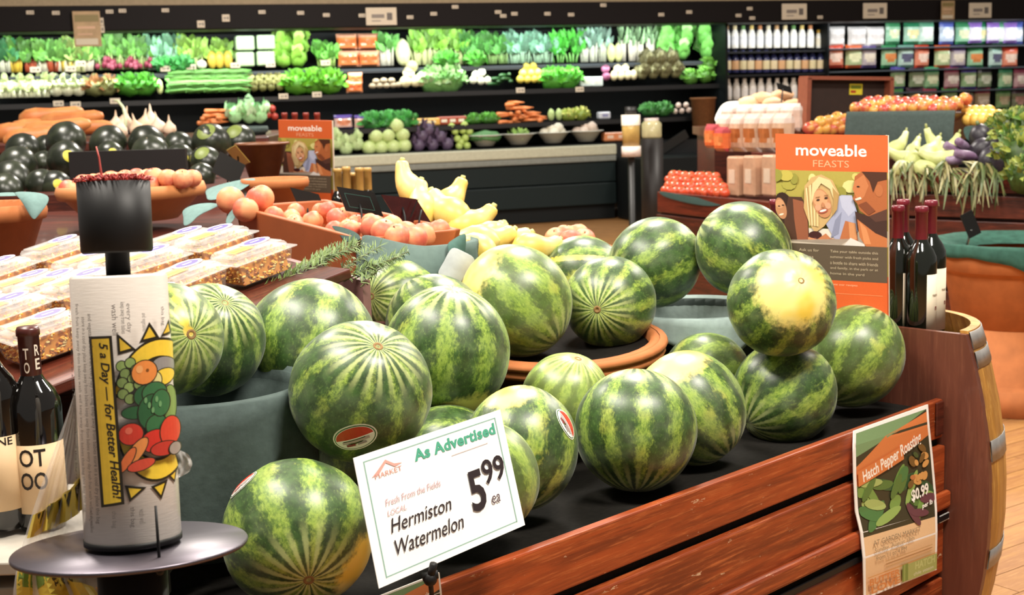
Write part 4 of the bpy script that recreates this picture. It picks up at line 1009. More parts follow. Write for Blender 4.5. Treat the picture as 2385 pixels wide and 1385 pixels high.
cloth_piece('cloth', 'dark cloth corner hanging over the near right end of the peach trough', [[(760, 520, 3.62), (800, 528, 3.58), (832, 540, 3.5)], [(790, 545, 3.52), (815, 548, 3.48), (845, 556, 3.42)], [(800, 562, 3.46), (815, 566, 3.42), (832, 560, 3.4)]], mat=M('dark_green_cloth', '2f423d', rough=.9, var=.15, scale=60, spec=.2))

def sign_plate(label, q, d, txt=None, col='15130f', th=.003):
    qq = [P(x, y, d + .0006 * d * (x - q[0][0]) * .25) for x, y in q]; return card('sign_plate', label, 'sign', qq, 100, 70, txt, col=col, th=th, mat=M('sign_black', '141210', rough=.3, var=.1))
pr = Print(); pr.frame(14, 14, 82, 54, 1.2, '2f5a50')
s1 = sign_plate('black sign plate with a thin green frame, left of the yellow squash', [(784, 434), (872, 448), (889, 511), (806, 491)], 3.75, pr)
s2 = sign_plate('reddish-black shiny sign plate touching the yellow squash', [(888, 453), (970, 463), (984, 506), (928, 517)], 3.7)
s2.children[0].data.materials[0] = M('sign_red_black', '33100f', rough=.2, var=.3)
s3 = sign_plate('small black sign plate folded behind the reddish one', [(972, 465), (975, 463), (990, 513), (955, 507)], 3.72)
s4 = sign_plate('dark low sign plate on the far rim of the peach trough, below the small poster', [(676, 436), (742, 452), (747, 494), (692, 472)], 4.1)
s5 = sign_plate('black sign plate leaning beside the dark melons and yellow card', [(513, 352), (572, 384), (558, 417), (493, 400)], 5.2)
for s, (px, py), d in ((s1, (845, 520), 3.72), (s2, (948, 530), 3.68), (s4, (718, 505), 4.1), (s3, (972, 530), 3.7), (s5, (522, 420), 5.2)):
    c = Vector(s.location); p = P(px, py, d) - c; MB().tube([Vector((0, .006, 0)), p.lerp(Vector(), .5) + Vector((0, .01, 0)), p + Vector((0, 0, -.03 if s is not s5 else -.22))], .003, 6).build('stake', BLACK, s)

# green-lined bowl and the crookneck squash
cbz = P(968, 566, 3.52)
p4 = pot('lined_bowl', 'bowl wrapped in grey-green cloth with a pointed corner, left of the tilted bright melon', cbz + Vector((0, 0, -.11)), .15, .11, taper=.7, cat='bowl')
cloth_ring(p4, .15, .11, .10, seed=5, spread=.3, mat=M('teal_grey_cloth', '586a64', rough=.85, var=.1, scale=50, spec=.25))
cloth_piece('cloth', 'grey-green cloth panel stretched down the near side of the lined bowl', [[(836, 538, 3.45), (900, 556, 3.36), (970, 572, 3.34), (1040, 572, 3.36), (1062, 556, 3.42)], [(838, 570, 3.42), (900, 590, 3.33), (970, 600, 3.31), (1035, 598, 3.33), (1070, 600, 3.36)], [(832, 602, 3.4), (880, 622, 3.32), (950, 634, 3.29), (1010, 640, 3.3), (1050, 650, 3.34)]], mat=M('teal_grey_cloth', '586a64'))
cloth_piece('cloth', 'dark green cloth ear standing up at the right of the lined bowl', [[(1040, 566, 3.36), (1062, 552, 3.38), (1086, 538, 3.42)], [(1042, 575, 3.33), (1070, 566, 3.34), (1088, 556, 3.40)], [(1044, 590, 3.32), (1060, 620, 3.32), (1078, 650, 3.36)]], mat=M('dark_green_cloth2', '3d5a52', rough=.85, var=.15, scale=50, spec=.2))
cloth_piece('cloth', 'pale cloth flap with grey sheen between the lined bowl and the bright tilted melon', [[(1050, 566, 3.34), (1080, 585, 3.33), (1118, 600, 3.36)], [(1034, 610, 3.3), (1060, 625, 3.29), (1090, 640, 3.32)], [(1010, 640, 3.28), (1040, 655, 3.27), (1066, 672, 3.29)]], mat=M('pale_grey_cloth', '8f9492', rough=.6, var=.2, scale=20, spec=.3))
many('peach', mk_peach, [P(895, 540, 3.5), P(925, 552, 3.48), P(870, 530, 3.56), P(945, 545, 3.55), P(910, 530, 3.6), P(965, 556, 3.5), P(985, 548, 3.56)], 'pinkish peach', 'in the cloth-wrapped bowl', 'peach', 'peaches in the cloth-wrapped bowl', [.95] * 7)
SQ = two_tone('yellow_squash', 'dfbf58', 'ecd88a', scale=7, rough=.4, c='c9a53e')
def mk_squash():
    t = bpy.data.objects.new('yellow_squash', None); COL.objects.link(t)
    sp_ = []; n = 16; 
    prof = [(0, .001), (.018, .030), (.04, .042), (.07, .046), (.10, .038), (.118, .031), (.133, .026), (.147, .023), (.158, .021), (.164, .016)]
    pts = [(x, 0, .0 if x < .09 else ((x - .09) ** 2) * 5.0) for x, r in prof]
    MB().tube(pts, [r for x, r in prof], n).build('squash_body', SQ, t)
    MB().tube([pts[-1], (.172, 0, .036)], [.011, .007], 6, (.45, .42, .14)).build('stem', PAINT, t)
    return t
sq = []
for px, py, d, rz, ry, s in ((1000, 520, 3.9, 1.9, -.6, 1.0), (985, 480, 4.0, 2.6, -.9, .9), (1040, 540, 3.85, .6, -.2, 1.0), (1085, 520, 3.85, 2.2, -.3, 1.1), (1100, 545, 3.75, .3, .2, 1.0), (1120, 560, 3.7, 1.2, 0, 1.0), (1165, 560, 3.65, 2.8, .1, 1.05), (1150, 585, 3.55, 2.4, 0, 1.0), (1060, 565, 3.7, .2, 0, 1.0), (1020, 500, 4.05, 1.0, -.5, .95), (1190, 575, 3.7, .4, .1, .9)):
    o = proto('squash', mk_squash); place(o, P(px, py, d), (rr_.uniform(-.5, .5), ry, rz), s); sq.append(o)
row_labels(sq, 'yellow crookneck squash', 'piled between black sign plates and bright melon', 'squash', 'yellow squash pile')
many('peach', mk_peach, [P(1318, 548, 4.3), P(1345, 546, 4.3), P(1295, 556, 4.28), P(1330, 560, 4.22), P(1360, 558, 4.25)], 'pink peach', 'peeping over the back melons', 'peach', 'peaches behind the back melons', [1] * 5)
bw = pot('peach_bowl', 'terracotta bowl of peaches hidden behind the back melons', P(1328, 560, 4.25) + Vector((0, 0, -.12)), .13, .10, taper=.7, cat='bowl')

# ================================================================ left: terracotta bowls, peach bowl, dark melons
b1 = pot('terracotta_bowl', 'terracotta bowl at the left frame edge with a teal cloth corner hanging from it', P(-30, 500, 3.9) + Vector((0, 0, -.12)), .16, .15, taper=.7, rim=.045, cat='bowl')
cloth_piece('cloth', 'teal cloth corner hanging in a point over the bowl at the frame edge', [[(20, 446, 3.82), (70, 444, 3.8), (122, 452, 3.85)], [(45, 458, 3.78), (80, 470, 3.76), (112, 478, 3.8)], [(70, 505, 3.77), (80, 516, 3.76), (86, 505, 3.77)]], mat=GREY_CLOTH)
cloth_piece('cloth', 'teal cloth lining lying in the bowl at the frame edge', [[(-60, 455, 3.9), (0, 448, 3.9), (40, 446, 3.86)], [(-60, 462, 3.84), (0, 456, 3.82), (60, 458, 3.8)]], mat=GREY_CLOTH)
b2 = pot('terracotta_bowl', 'wide terracotta bowl of peaches directly behind the twist tie cup', P(305, 428, 4.9) + Vector((0, 0, -.125)), .255, .125, taper=.62, rim=.045, cat='bowl', mat=M('bright_terracotta', 'c27e48', rough=.7, var=.12, scale=14))
pk = []
for k in range(30):
    r = .20 * math.sqrt(rr_.random()); an = rr_.uniform(0, 6.28); pk.append(P(305, 428, 4.9) + Vector((r * math.cos(an), r * math.sin(an), .012 - .1 * r + .01)))
pk += [P(160, 442, 4.80), P(358, 413, 4.78), P(392, 416, 4.75), P(425, 417, 4.74), P(448, 415, 4.8)]
many('peach', mk_peach, pk, 'pink peach', 'in the bowl behind the twist tie cup', 'peach', 'peaches in the wide bowl', [rr_.uniform(.85, 1.0) for _ in pk])
b3 = pot('terracotta_bowl', 'terracotta bowl right of the teal cloth wedge, in front of the small poster', P(640, 425, 4.75) + Vector((0, 0, -.075)), .115, .09, taper=.6, rim=.03, cat='bowl')
cloth_piece('cloth', 'long teal cloth wedge beside the small terracotta bowl', [[(470, 442, 4.8), (520, 425, 4.75), (610, 408, 4.72)], [(480, 455, 4.7), (530, 445, 4.68), (590, 425, 4.66)], [(478, 470, 4.62), (520, 462, 4.6), (560, 445, 4.62)]], mat=GREY_CLOTH)
b4 = pot('wooden_bowl', 'brown tapered bowl behind the yellow card, left of the small poster', P(612, 362, 6.4) + Vector((0, 0, -.10)), .125, .16, taper=.55, rim=.01, cat='bowl', mat=M('bowl_brown', '6b3f22', rough=.4, var=.15))
q = quad_px([(527, 350), (548, 338), (582, 378), (560, 388)], 6.0); yc = card('yellow_card', 'small yellow card leaning by the brown tapered bowl', 'card', q, 10, 10, None, col='e3c766', th=.002); MB().tube([Vector(), Vector((0, .01, -.19))], .004, 6).build('stake', BLACK, yc)
# the table all this stands on
tb = thing('display_table', 'wooden display table under the dark melons and bowls at the left', 'table', P(280, 470, 6.2) * 1)
tb.location.z = 0
zt = 1.04
def tbox(nm, x0, x1, y0, y1, z0, z1, bev=0): MB().box(((x0 + x1) / 2 - tb.location.x, (y0 + y1) / 2 - tb.location.y, (z0 + z1) / 2), (x1 - x0, y1 - y0, z1 - z0)).build(nm, DARK_WOOD, tb, bevel=bev)
tbox('table_top', -4.2, -.70, 4.4, 5.8, zt - .05, zt, .01); tbox('table_top', -4.2, -1.22, 5.8, 7.9, zt - .05, zt, .01); tbox('riser', -4.1, -1.25, 5.82, 7.8, zt, zt + .07); tbox('table_top', -4.2, -1.15, 3.75, 4.4, zt - .05, zt, .01); tbox('table_body', -4.1, -1.3, 4.5, 7.8, .0, zt - .05)
DM = two_tone('dark_melon_rind', '1a1e15', '2c3122', scale=12, rough=.3, c='3a3f2e')
def mk_dark():
    o = MB().ball((0, 0, 0), (.118, .118, .125), 28, 18, jit=.03, seed=4).build('black_melon', DM); 
    MB().tube([(0, 0, .121), (.002, 0, .128)], [.006, .003], 6, (.25, .18, .08)).build('stem_scar', PAINT, o)
    return o
dm = []
for px, py, rp_, d, spot in ((53, 350, 40, 7.0, 0), (40, 388, 46, 6.5, 0), (26, 420, 46, 6.2, 0), (12, 446, 42, 6.0, 0), (154, 330, 46, 7.2, 0), (153, 372, 43, 6.5, 1), (252, 335, 43, 7.1, 0), (257, 362, 33, 6.7, 1), (343, 335, 43, 7.1, 0), (352, 362, 46, 6.5, 0), (416, 345, 38, 7.2, 0), (418, 372, 36, 6.8, 1), (492, 334, 46, 7.1, 2), (480, 378, 37, 6.7, 2), (470, 412, 32, 6.3, 0), (102, 380, 28, 6.8, 0), (95, 430, 36, 6.1, 0), (130, 436, 38, 6.1, 1), (205, 420, 42, 6.3, 0), (110, 350, 36, 7.3, 0), (300, 400, 40, 6.4, 0), (400, 420, 36, 6.3, 0), (555, 330, 40, 7.4, 2)):
    o = proto('dark', mk_dark); place(o, P(px, py, d), rrot(), SZ(rp_, d) / .119); o.name = 'black_melon'; dm.append(o)
    if spot:
        o.data = o.data if False else o.data
        c = Vector(o.location); R = SZ(rp_, d); pr = Print(); pr.ell(0, 0, R * (.30 if spot == 1 else .55), R * (.36 if spot == 1 else .45), 'cfc23e' if spot == 1 else '6d7a34', n=18)
        nrm = (CAMR @ Vector((.45 if spot == 1 else -.1, .1 if spot == 1 else .55, .85))).normalized(); e1 = nrm.orthogonal().normalized(); e2 = nrm.cross(e1); S_ = Matrix.Diagonal((1 / o.scale.x,) * 3); RT = o.rotation_euler.to_matrix().transposed()
        pr.lay('ground_spot', lambda x, y, h, nrm=nrm, e1=e1, e2=e2, R=R, S_=S_, RT=RT: S_ @ (RT @ ((nrm * R + e1 * x + e2 * y).normalized() * (R * 1.045))), o, cut=.01, cuty=.01)
row_labels(dm, 'black-green melon', 'piled on the left table', 'melon', 'dark melons on the left table')
# flat black tray lip in front of the melons
o = MB().box((0, 0, 0), (.50, .04, .19)).build('black_tray', M('tray_black', '120e0e', rough=.5)); o.location = P(300, 385, 5.9) + Vector((0, 0, -.03)); tag(o, 'long black plastic tray edge behind the twist tie cup', 'tray')
# big orange squash and other things behind the dark melons
OS = two_tone('orange_squash', 'd08a4e', 'c0703a', scale=8, rough=.5, c='e0a86c')
def mk_osq():
    o = MB().tube([(x, 0, .01 * math.sin(x * 9)) for x in (-.2, -.19, -.15, -.09, 0, .08, .15, .19, .2)], [.005, .03, .055, .06, .045, .042, .038, .022, .004], 14).build('orange_squash', OS)
    return o
os_ = []
for px, py, d, rz, s in ((95, 292, 8.6, .3, 1.0), (60, 304, 8.3, .1, 1.0), (120, 268, 8.7, .2, 1.0), (165, 280, 8.6, -.2, 1.1), (185, 298, 8.4, .2, 1.0), (130, 300, 8.2, -.1, 1.1), (90, 316, 8.0, .2, 1.0)):
    os_.append(place(proto('osq', mk_osq), P(px, py, d), (rr_.uniform(0, 6), -.1, rz), s))
row_labels(os_, 'long orange squash', 'heaped behind the dark melons', 'squash', 'orange squash heap')
o = pot('white_bowl', 'small white bowl behind the orange squash heap', P(210, 268, 8.9) + Vector((0, 0, -.02)), .05, .04, taper=.5, rim=.008, cat='bowl', mat=M('white_ceramic', 'e0ddd2', rough=.25, var=.04))
MB().tube([(0, 0, -.08), (0, 0, 0)], [.012, .016], 8, (.5, .48, .44)).build('stem', PAINT, o)
GAR = two_tone('garlic_skin', 'd9b99a', 'e6d0b8', scale=14, rough=.6)
def mk_onion():
    return MB().lathe([(0, -.04), (.03, -.035), (.045, -.01), (.04, .02), (.02, .04), (.008, .06), (.004, .09), (0, .10)], 12).build('onion', GAR)
many('onion', mk_onion, [P(px, py, d) for px, py, d in ((270, 292, 8.5), (290, 286, 8.6), (335, 292, 8.5), (352, 284, 8.6), (370, 296, 8.4), (318, 300, 8.4), (395, 300, 8.3), (280, 305, 8.2))], 'pale tan onion', 'behind the dark melons', 'onion', 'onions behind the dark melons', [1.0, 1.1, 1.1, 1.2, 1.0, 1.0, .9, 1.0], [(.2, .1, k) for k in range(8)])
g = MB(); g.tube([P(292, 300, 8.4), P(293, 275, 8.4), P(287, 250, 8.45), P(275, 235, 8.5), P(266, 234, 8.5)], [.011, .010, .009, .008, .006], 8, (.55, .62, .38)); o = g.build('leek_stalk', LEAF); tag(o, 'pale curved leek stalk rising behind the dark melons', 'leek')
o = pot('teal_bowl', 'teal cloth-lined bowl behind the dark melons, under lettuce', P(560, 295, 8.2) + Vector((0, 0, -.10)), .16, .10, taper=.75, cat='bowl', mat=CLOTH)
t2 = thing('display_table', 'dark table behind the dark melons, under the orange squash and onions', 'table', P(250, 320, 8.5)); zt2 = P(150, 326, 8.3).z; t2.location.z = 0
MB().box((-.1, .05, zt2 - .03), (2.4, 1.3, .06)).build('table_top', DARK_WOOD, t2, bevel=.01); MB().box((-.1, .05, (zt2 - .06) / 2), (2.3, 1.2, zt2 - .06)).build('table_body', DARK_WOOD, t2)
# bottles with red foil behind the small poster, gold-topped bottles to its right
for k, px in enumerate((662, 686, 712, 738)):
    top = P(px, 262, 6.9); bottle(f'bottle with red and black foil peeping over the small orange poster, {ordn(k, 4)}', Vector((top.x, top.y, 1.0)), top.z - 1.0, .037, '7a2a20', GLASS_D, cap0=.72, n=16, group='foil-topped bottles behind the small poster')
for k, (px, yt) in enumerate(((786, 392), (806, 388), (820, 402), (836, 390), (855, 390))):
    top = P(px, yt, 6.2 - .1 * (k % 2)); bottle(f'gold-foiled bottle right of the small orange poster, {ordn(k, 5)}', Vector((top.x, top.y, .78)), top.z - .78, .036, 'b08a4a', GLASS_D, cap0=.62, n=16, neck=.46, group='gold-foiled bottles')
bk = thing('bottle_rack', 'dark wooden rack that holds the gold-foiled bottles', 'rack', P(790, 480, 6.3) * 1); bk.location.z = 0
MB().box((0, .1, .76), (.75, .6, .03)).build('top_board', DARK_WOOD, bk); MB().box((0, .1, .37), (.7, .55, .74)).build('body', DARK_WOOD, bk)
MB().box((-.30, .30, .885), (.62, .16, .22)).build('riser', DARK_WOOD, bk)
# ================================================================ refrigerated wall case along the back of the shop
_a = P(0, 206, 13.4); _b = P(2385, 206, 17.4)
WA = Vector((_a.x, _a.y, 0)); WX = Vector((_b.x - _a.x, _b.y - _a.y, 0)).normalized(); WY = Vector((0, 0, 1)).cross(WX); WR = Matrix((WX, WY, Vector((0, 0, 1)))).transposed()
def Wp(px, py, back):
    """where a sight line meets the upright plane at a given distance behind the case front"""
    r = ray(px, py); return CAMP + r * ((WA + WY * back - CAMP).dot(WY) / r.dot(WY))
def toW(p): return WR.transposed() @ (p - WA)
def fromW(x, y, z): return WA + WR @ Vector((x, y, z))
XL, XR = -2.0, toW(Wp(2385, 206, 0)).x + 2.0
XM = toW(Wp(1672, 200, .3)).x            # where the vegetable shelves end and the dairy and salad wall begins
XC = toW(Wp(1432, 350, 0)).x             # right end of the low bumper
case = thing('produce_case', 'long dark refrigerated wall case with lit shelves along the back of the shop', 'display case', WA, None, WR)
CASE_D = M('case_dark', '0e1213', rough=.5, var=.1, spec=.25); CASE_G = M('case_green_black', '111d1e', rough=.45, var=.12, spec=.3); CANOPY = M('canopy_black', '130d0d', rough=.6, var=.1, spec=.2)
BUMP = M('bumper_cream', 'b8b7a0', rough=.4, var=.1); SHELF = M('shelf_black', '121315', rough=.45, var=.1); EDGE = M('shelf_edge', '4a5258', rough=.4, var=.1)
def wbox(name, x0, x1, y0, y1, z0, z1, m, par=case, bev=0): return MB().box(((x0 + x1) / 2, (y0 + y1) / 2, (z0 + z1) / 2), (x1 - x0, y1 - y0, z1 - z0)).build(name, m, par, bevel=bev)
zcan = toW(Wp(1150, 61, -.02)).z; ztop = toW(Wp(1150, 7, -.02)).z; zc = toW(Wp(1150, 372, 0)).z; zc1 = toW(Wp(1150, 343, 0)).z
z1 = toW(Wp(840, 160, .42)).z; z2 = toW(Wp(840, 219, .28)).z; z3 = toW(Wp(1050, 292, .14)).z; z4 = zc1 + .01
wbox('canopy', XL, XR, -.10, 1.05, zcan, ztop, CANOPY, bev=.01)
wbox('back_panel', XL, XR, .98, 1.02, .1, zcan, CASE_D)
wbox('bumper', XL, XC, -.06, .03, zc, zc1 - .02, BUMP, bev=.015); wbox('bumper_strip', XL, XC, -.045, .02, zc - .07, zc - .005, M('bumper_grey', '7c7f78', rough=.4), bev=.01)
wbox('front_panel', XL, XC, -.01, .03, zc - .30, zc - .08, CASE_G); wbox('front_panel', XL, XC, -.03, .03, zc - .56, zc - .315, CASE_G, bev=.01); wbox('kick_plate', XL, XC, .03, .08, 0, zc - .56, CASE_D)
wbox('produce_deck', XL, XM, .03, .98, zc - .10, z4 - .02, SHELF)
for z, y in ((z1, .42), (z2, .28), (z3, .14)):
    wbox('shelf', XL, XM, y, .98, z - .045, z - .01, SHELF); wbox('shelf_edge', XL, XM, y - .02, y, z - .05 if z < z1 - .1 else z - .03, z, SHELF if z < z1 - .1 else EDGE)
wbox('side_divider', XM, XM + .03, .1, .98, 0, zcan, CASE_D)
DW = [toW(Wp(1760, y, .45)).z for y in (118, 172, 236)]
XD = toW(Wp(1918, 150, .45)).x
for z in DW: wbox('shelf', XM + .03, XD, .40, .98, z - .03, z - .005, SHELF)
for y in (108, 160, 212, 260): 
    z = toW(Wp(2150, y, .45)).z; wbox('shelf', XD + .02, XR, .45, .98, z - .02, z - .003, EDGE)
wbox('side_divider', XD, XD + .02, .35, .98, 0, zcan, CASE_D); wbox('lower_body', XM, XR, .3, .98, 0, DW[2] - .2, CASE_D)
# wall above the case, ceiling edge
wb = kind(wbox('wall_back', XL - 2, XR + 3, 1.2, 1.3, 0, 4.4, M('wall_beige', 'c9b494', rough=.8, var=.06, scale=3), None), 'structure'); wb.location = WA; wb.rotation_euler = WR.to_euler()
for px, w_ in ((110, 150), (315, 50)):
    pass
tr = kind(wbox('trim_1', XL - 2, XR + 3, 1.15, 1.2, ztop + .06, ztop + .20, M('trim_tan', 'c9ad88', rough=.6), None), 'structure'); tr.location = WA; tr.rotation_euler = WR.to_euler()
# strip lamps under the canopy light the shelves, helped by two added ones
def strip(x0, x1, y, z, power, ty, tz, color=(.93, 1, .97)):
    c = fromW((x0 + x1) / 2, y, z); t = fromW((x0 + x1) / 2, ty, tz)
    area('shelf_lamp', c, .08, power, color, None); l = COL.objects[-1]; l.data.size = x1 - x0; l.data.size_y = .10
    zz = (c - t).normalized(); l.rotation_euler = Matrix((WX, zz.cross(WX), zz)).transposed().to_euler()
strip(XL + .5, XM - .05, .10, zcan - .03, 58, .75, z1 - .2)
strip(XL + .5, XM - .05, .36, z1 - .06, 18, .6, z2 - .2)  # added lamp under the top shelf to brighten the row below
strip(XL + .5, XM - .05, .24, z2 - .06, 10, .5, z3 - .2)  # added lamp under the second shelf to lift the third row
strip(XM + .05, XR - 1, .10, zcan - .03, 20, .75, z1 - .1, (.95, .98, 1))

# ---------------------------------------------------------------- produce makers; all face the shop, base at z = 0
def shade(c, f): return tuple(max(0, min(1, v * f)) for v in c)
def mk_bunch(seed, leafc, stemc, h=.30, w_=.16, nl=26, ns=7, split=.45, lw=.07, flare=.5):
    """leafy bunch stood on end: stems below, leaves above"""
    rnd = random.Random(seed); t = bpy.data.objects.new('leafy_bunch', None); COL.objects.link(t); lc = srgb(leafc); sc = srgb(stemc)
    g = MB()
    for k in range(ns):
        x = w_ * .5 * (k / (ns - 1) - .5) * 1.3; y = rnd.uniform(-.03, .03); g.tube([(x * .8, y, 0), (x, y, h * split * .6), (x * 1.2, y, h * split)], [.012, .010, .007], 5, shade(sc, rnd.uniform(.8, 1.15)))
    g.build('stems', VEG, t); g = MB()
    for k in range(nl):
        x = rnd.uniform(-.5, .5) * w_; z = h * rnd.uniform(split * .7, .8); d = Vector((x / w_ * flare * 1.6, rnd.uniform(-.7, .1), rnd.uniform(.4, 1.0)))
        g.leaf((x, rnd.uniform(-.04, .03), z), d, (0, -1, .3), rnd.uniform(.7, 1.1) * h * .38, lw, shade(lc, rnd.uniform(.35, 1.45)), .35, 3, .12)  # darkest tones put the shade of the gaps into the leaf colour
    g.build('leaves', LEAF, t); return t
def mk_mound(seed, col, w_=.3, h=.18, n=90, lw=.045, var=.5, col2=None):
    """heap of loose curly leaves"""
    rnd = random.Random(seed); g = MB(); lc = srgb(col); l2 = srgb(col2) if col2 else lc
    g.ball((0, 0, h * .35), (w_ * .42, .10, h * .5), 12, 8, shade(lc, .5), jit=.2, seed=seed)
    for k in range(n):
        a = rnd.uniform(0, 6.28); e = rnd.uniform(-.1, 1.45); u = Vector((math.cos(a) * math.cos(e), math.sin(a) * math.cos(e), math.sin(e)))
        p = Vector((u.x * w_ * .40, u.y * .11, h * .35 + u.z * h * .45)); g.leaf(p, u + Vector((rnd.uniform(-.5, .5), rnd.uniform(-.5, .3), rnd.uniform(-.2, .6))), (u.x, -1, u.z), rnd.uniform(.8, 1.3) * lw * 1.3, lw, shade(rnd.choice((lc, l2)), rnd.uniform(1 - var, 1 + var)), .4, 2, .2)
    return g.build('greens_heap', LEAF)
def mk_head(seed, col, r=.08, col2=None, leaves=16):
    rnd = random.Random(seed); g = MB(); lc = srgb(col); l2 = srgb(col2) if col2 else lc
    g.ball((0, 0, r), (r * .9, r * .85, r * .95), 12, 8, lc, jit=.18, seed=seed)
    for k in range(leaves):
        a = rnd.uniform(0, 6.28); e = rnd.uniform(-.3, 1.2); u = Vector((math.cos(a) * math.cos(e), math.sin(a) * math.cos(e), math.sin(e)))
        g.leaf(Vector((0, 0, r)) + u * r * .72, Vector((u.x, u.y, u.z + .9)), u, r * rnd.uniform(.9, 1.3), r * rnd.uniform(.8, 1.2), shade(rnd.choice((lc, l2)), rnd.uniform(.75, 1.25)), .5, 3, .15)
    return g.build('vegetable_head', LEAF)
def mk_ball(col, r=.045, sq_=1.0, mat=None, jit=.06, stem=None):
    o = MB().ball((0, 0, r * sq_), (r, r, r * sq_), 14, 10, srgb(col), jit=jit, seed=len(col)).build('vegetable', mat or VEG)
    if stem: MB().tube([(0, 0, 2 * r * sq_ * .96), (.003, 0, 2 * r * sq_ + .012)], .004, 5, srgb(stem)).build('stem', PAINT, o)
    return o
def mk_bag(col, w_=.16, h=.22, th=.07, band=None, lab=None, seed=0, win=None):
    """pillow bag with crimped ends"""
    t = bpy.data.objects.new('bag', None); COL.objects.link(t); g = []; n, m = 9, 9
    vs = []
    for s in (-1, 1):
        for i in range(n):
            for j in range(m):
                u, v = i / (n - 1) * 2 - 1, j / (m - 1) * 2 - 1; f = max(0, (1 - u ** 4)) ** .5 * max(0, 1 - v ** 4) ** .5
                vs.append((v * w_ / 2 * (1 - .06 * (1 - abs(u))), s * th / 2 * f * (1 + .25 * mnoise.noise(Vector((u * 2, v * 2, seed + s)))), (u + 1) / 2 * h))
    fs = []
    for s in (0, 1):
        for i in range(n - 1):
            for j in range(m - 1):
                q = [s * n * m + i * m + j, s * n * m + i * m + j + 1, s * n * m + (i + 1) * m + j + 1, s * n * m + (i + 1) * m + j]; fs.append(q if s == 0 else q[::-1])
    b = MB()
    c0, c1, c2 = srgb(col), srgb(band or col), srgb(lab or col)
    for f in fs:
        z = sum(vs[i][2] for i in f) / 4 / h; x = abs(sum(vs[i][0] for i in f) / 4) / (w_ / 2)
        b.add([vs[i] for i in f], [(0, 1, 2, 3)], c1 if z > .72 or z < .1 else (c2 if lab and x < .6 and .25 < z < .6 else c0))
    b.build('wrap', GLOSS, t)
    return t
def mk_pack(col, w_=.15, d=.10, h=.10, top=None, lab='e8e8d8'):
    t = bpy.data.objects.new('pack', None); COL.objects.link(t)
    MB().box((0, 0, h / 2), (w_, d, h), srgb(col), bev=.012).build('wrapped_block', GLOSS, t)
    MB().box((0, -d / 2 - .001, h * .5), (w_ * .5, .002, h * .35), srgb(lab)).build('label', PAINT, t); return t
def mk_jug(body, capc, h=.24, r=.04, lab=None):
    t = bpy.data.objects.new('bottle', None); COL.objects.link(t)
    MB().lathe([(0, 0), (r * .95, 0), (r, .01), (r, h * .62), (r * .7, h * .78), (r * .42, h * .84), (r * .42, h * .9), (0, h * .9)], 12, srgb(body)).build('bottle_body', GLOSS, t)
    MB().lathe([(r * .56, h * .82), (r * .56, h), (0, h)], 10, srgb(capc)).build('cap', PAINT, t)
    if lab: MB().lathe([(r * 1.01, h * .15), (r * 1.01, h * .54)], 12, srgb(lab)).build('label', PAINT, t)
    return t
def mk_carrot(col='e0854a', L=.20):
    o = MB().tube([(-L / 2, 0, 0), (-L * .45, 0, 0), (0, 0, .002), (L / 2, 0, 0)], [.010, .024, .019, .004], 8, srgb(col)).build('carrot', VEG); return o
def mk_cuke(col='2f5a2c', L=.2, r=.02):
    return MB().tube([(-L / 2, 0, 0), (-L * .45, 0, .002), (-L * .2, 0, .006), (L * .2, 0, .006), (L * .45, 0, .002), (L / 2, 0, 0)], [.004, r * .8, r, r, r * .8, .004], 8, srgb(col)).build('cucumber', VEG)
def mk_bowl(col='d8d8cc', R=.15, h=.075): return None
GRP = {}
def put(key, make, px, py, back, zr=None, sc=1.0, w=None, name=None, rx_=0.0):
    """stand a copy of a made thing on the case: px, py = middle of its base"""
    o = proto(key, make); p = Wp(px, py, back); o.location = p
    o.rotation_euler = (WR @ Matrix.Rotation(zr if zr is not None else rr_.uniform(-.15, .15), 3, 'Z') @ Matrix.Rotation(rx_, 3, 'X')).to_euler(); o.scale = (sc,) * 3 if not isinstance(sc, tuple) else sc
    if name: o.name = name
    return o
def row(what, where, cat, items): row_labels(items, what, where, cat, what.split(',')[0] + ' ' + where)
PXM = lambda px: SZ(1, depth(Wp(px, 150, .5)))          # metres per pixel on the case

T1 = lambda px: 163 - .0115 * px + 0    # base line of the top shelf in pixels, by column
def b1y(px): return 172 - (px / 1670) * 30
def b2y(px): return 226 - (px / 1670) * 30
def b3y(px): return 300 - (px - 780) / 800 * 30
def b4y(px): return 362 - (px - 780) / 650 * 30
Y1, Y2, Y3, Y4 = .55, .42, .28, .16
def bunches(kind_, key, args, pxs, what, where, back=Y1, by=b1y, dy=-3, sc=1.0, cat='greens'):
    out = []
    for i, px in enumerate(pxs):
        k = (key, i % 2); out.append(put(k, lambda a=args, i=i: kind_(i * 7 + len(key), *a), px, by(px) + dy, back, sc=sc * rr_.uniform(.92, 1.08), name=kname(what)))
    row(what, where, cat, out); return out
import re as _re
def kname(what):
    s = what.split(' with ')[0].split(' of ')[0].replace('-', '_').split(); return '_'.join(s[-2:])
TS = 'on the wall case top shelf'; SS = 'on the wall case second shelf'; TH = 'on the wall case third shelf'; CT = 'on the wall case front deck'
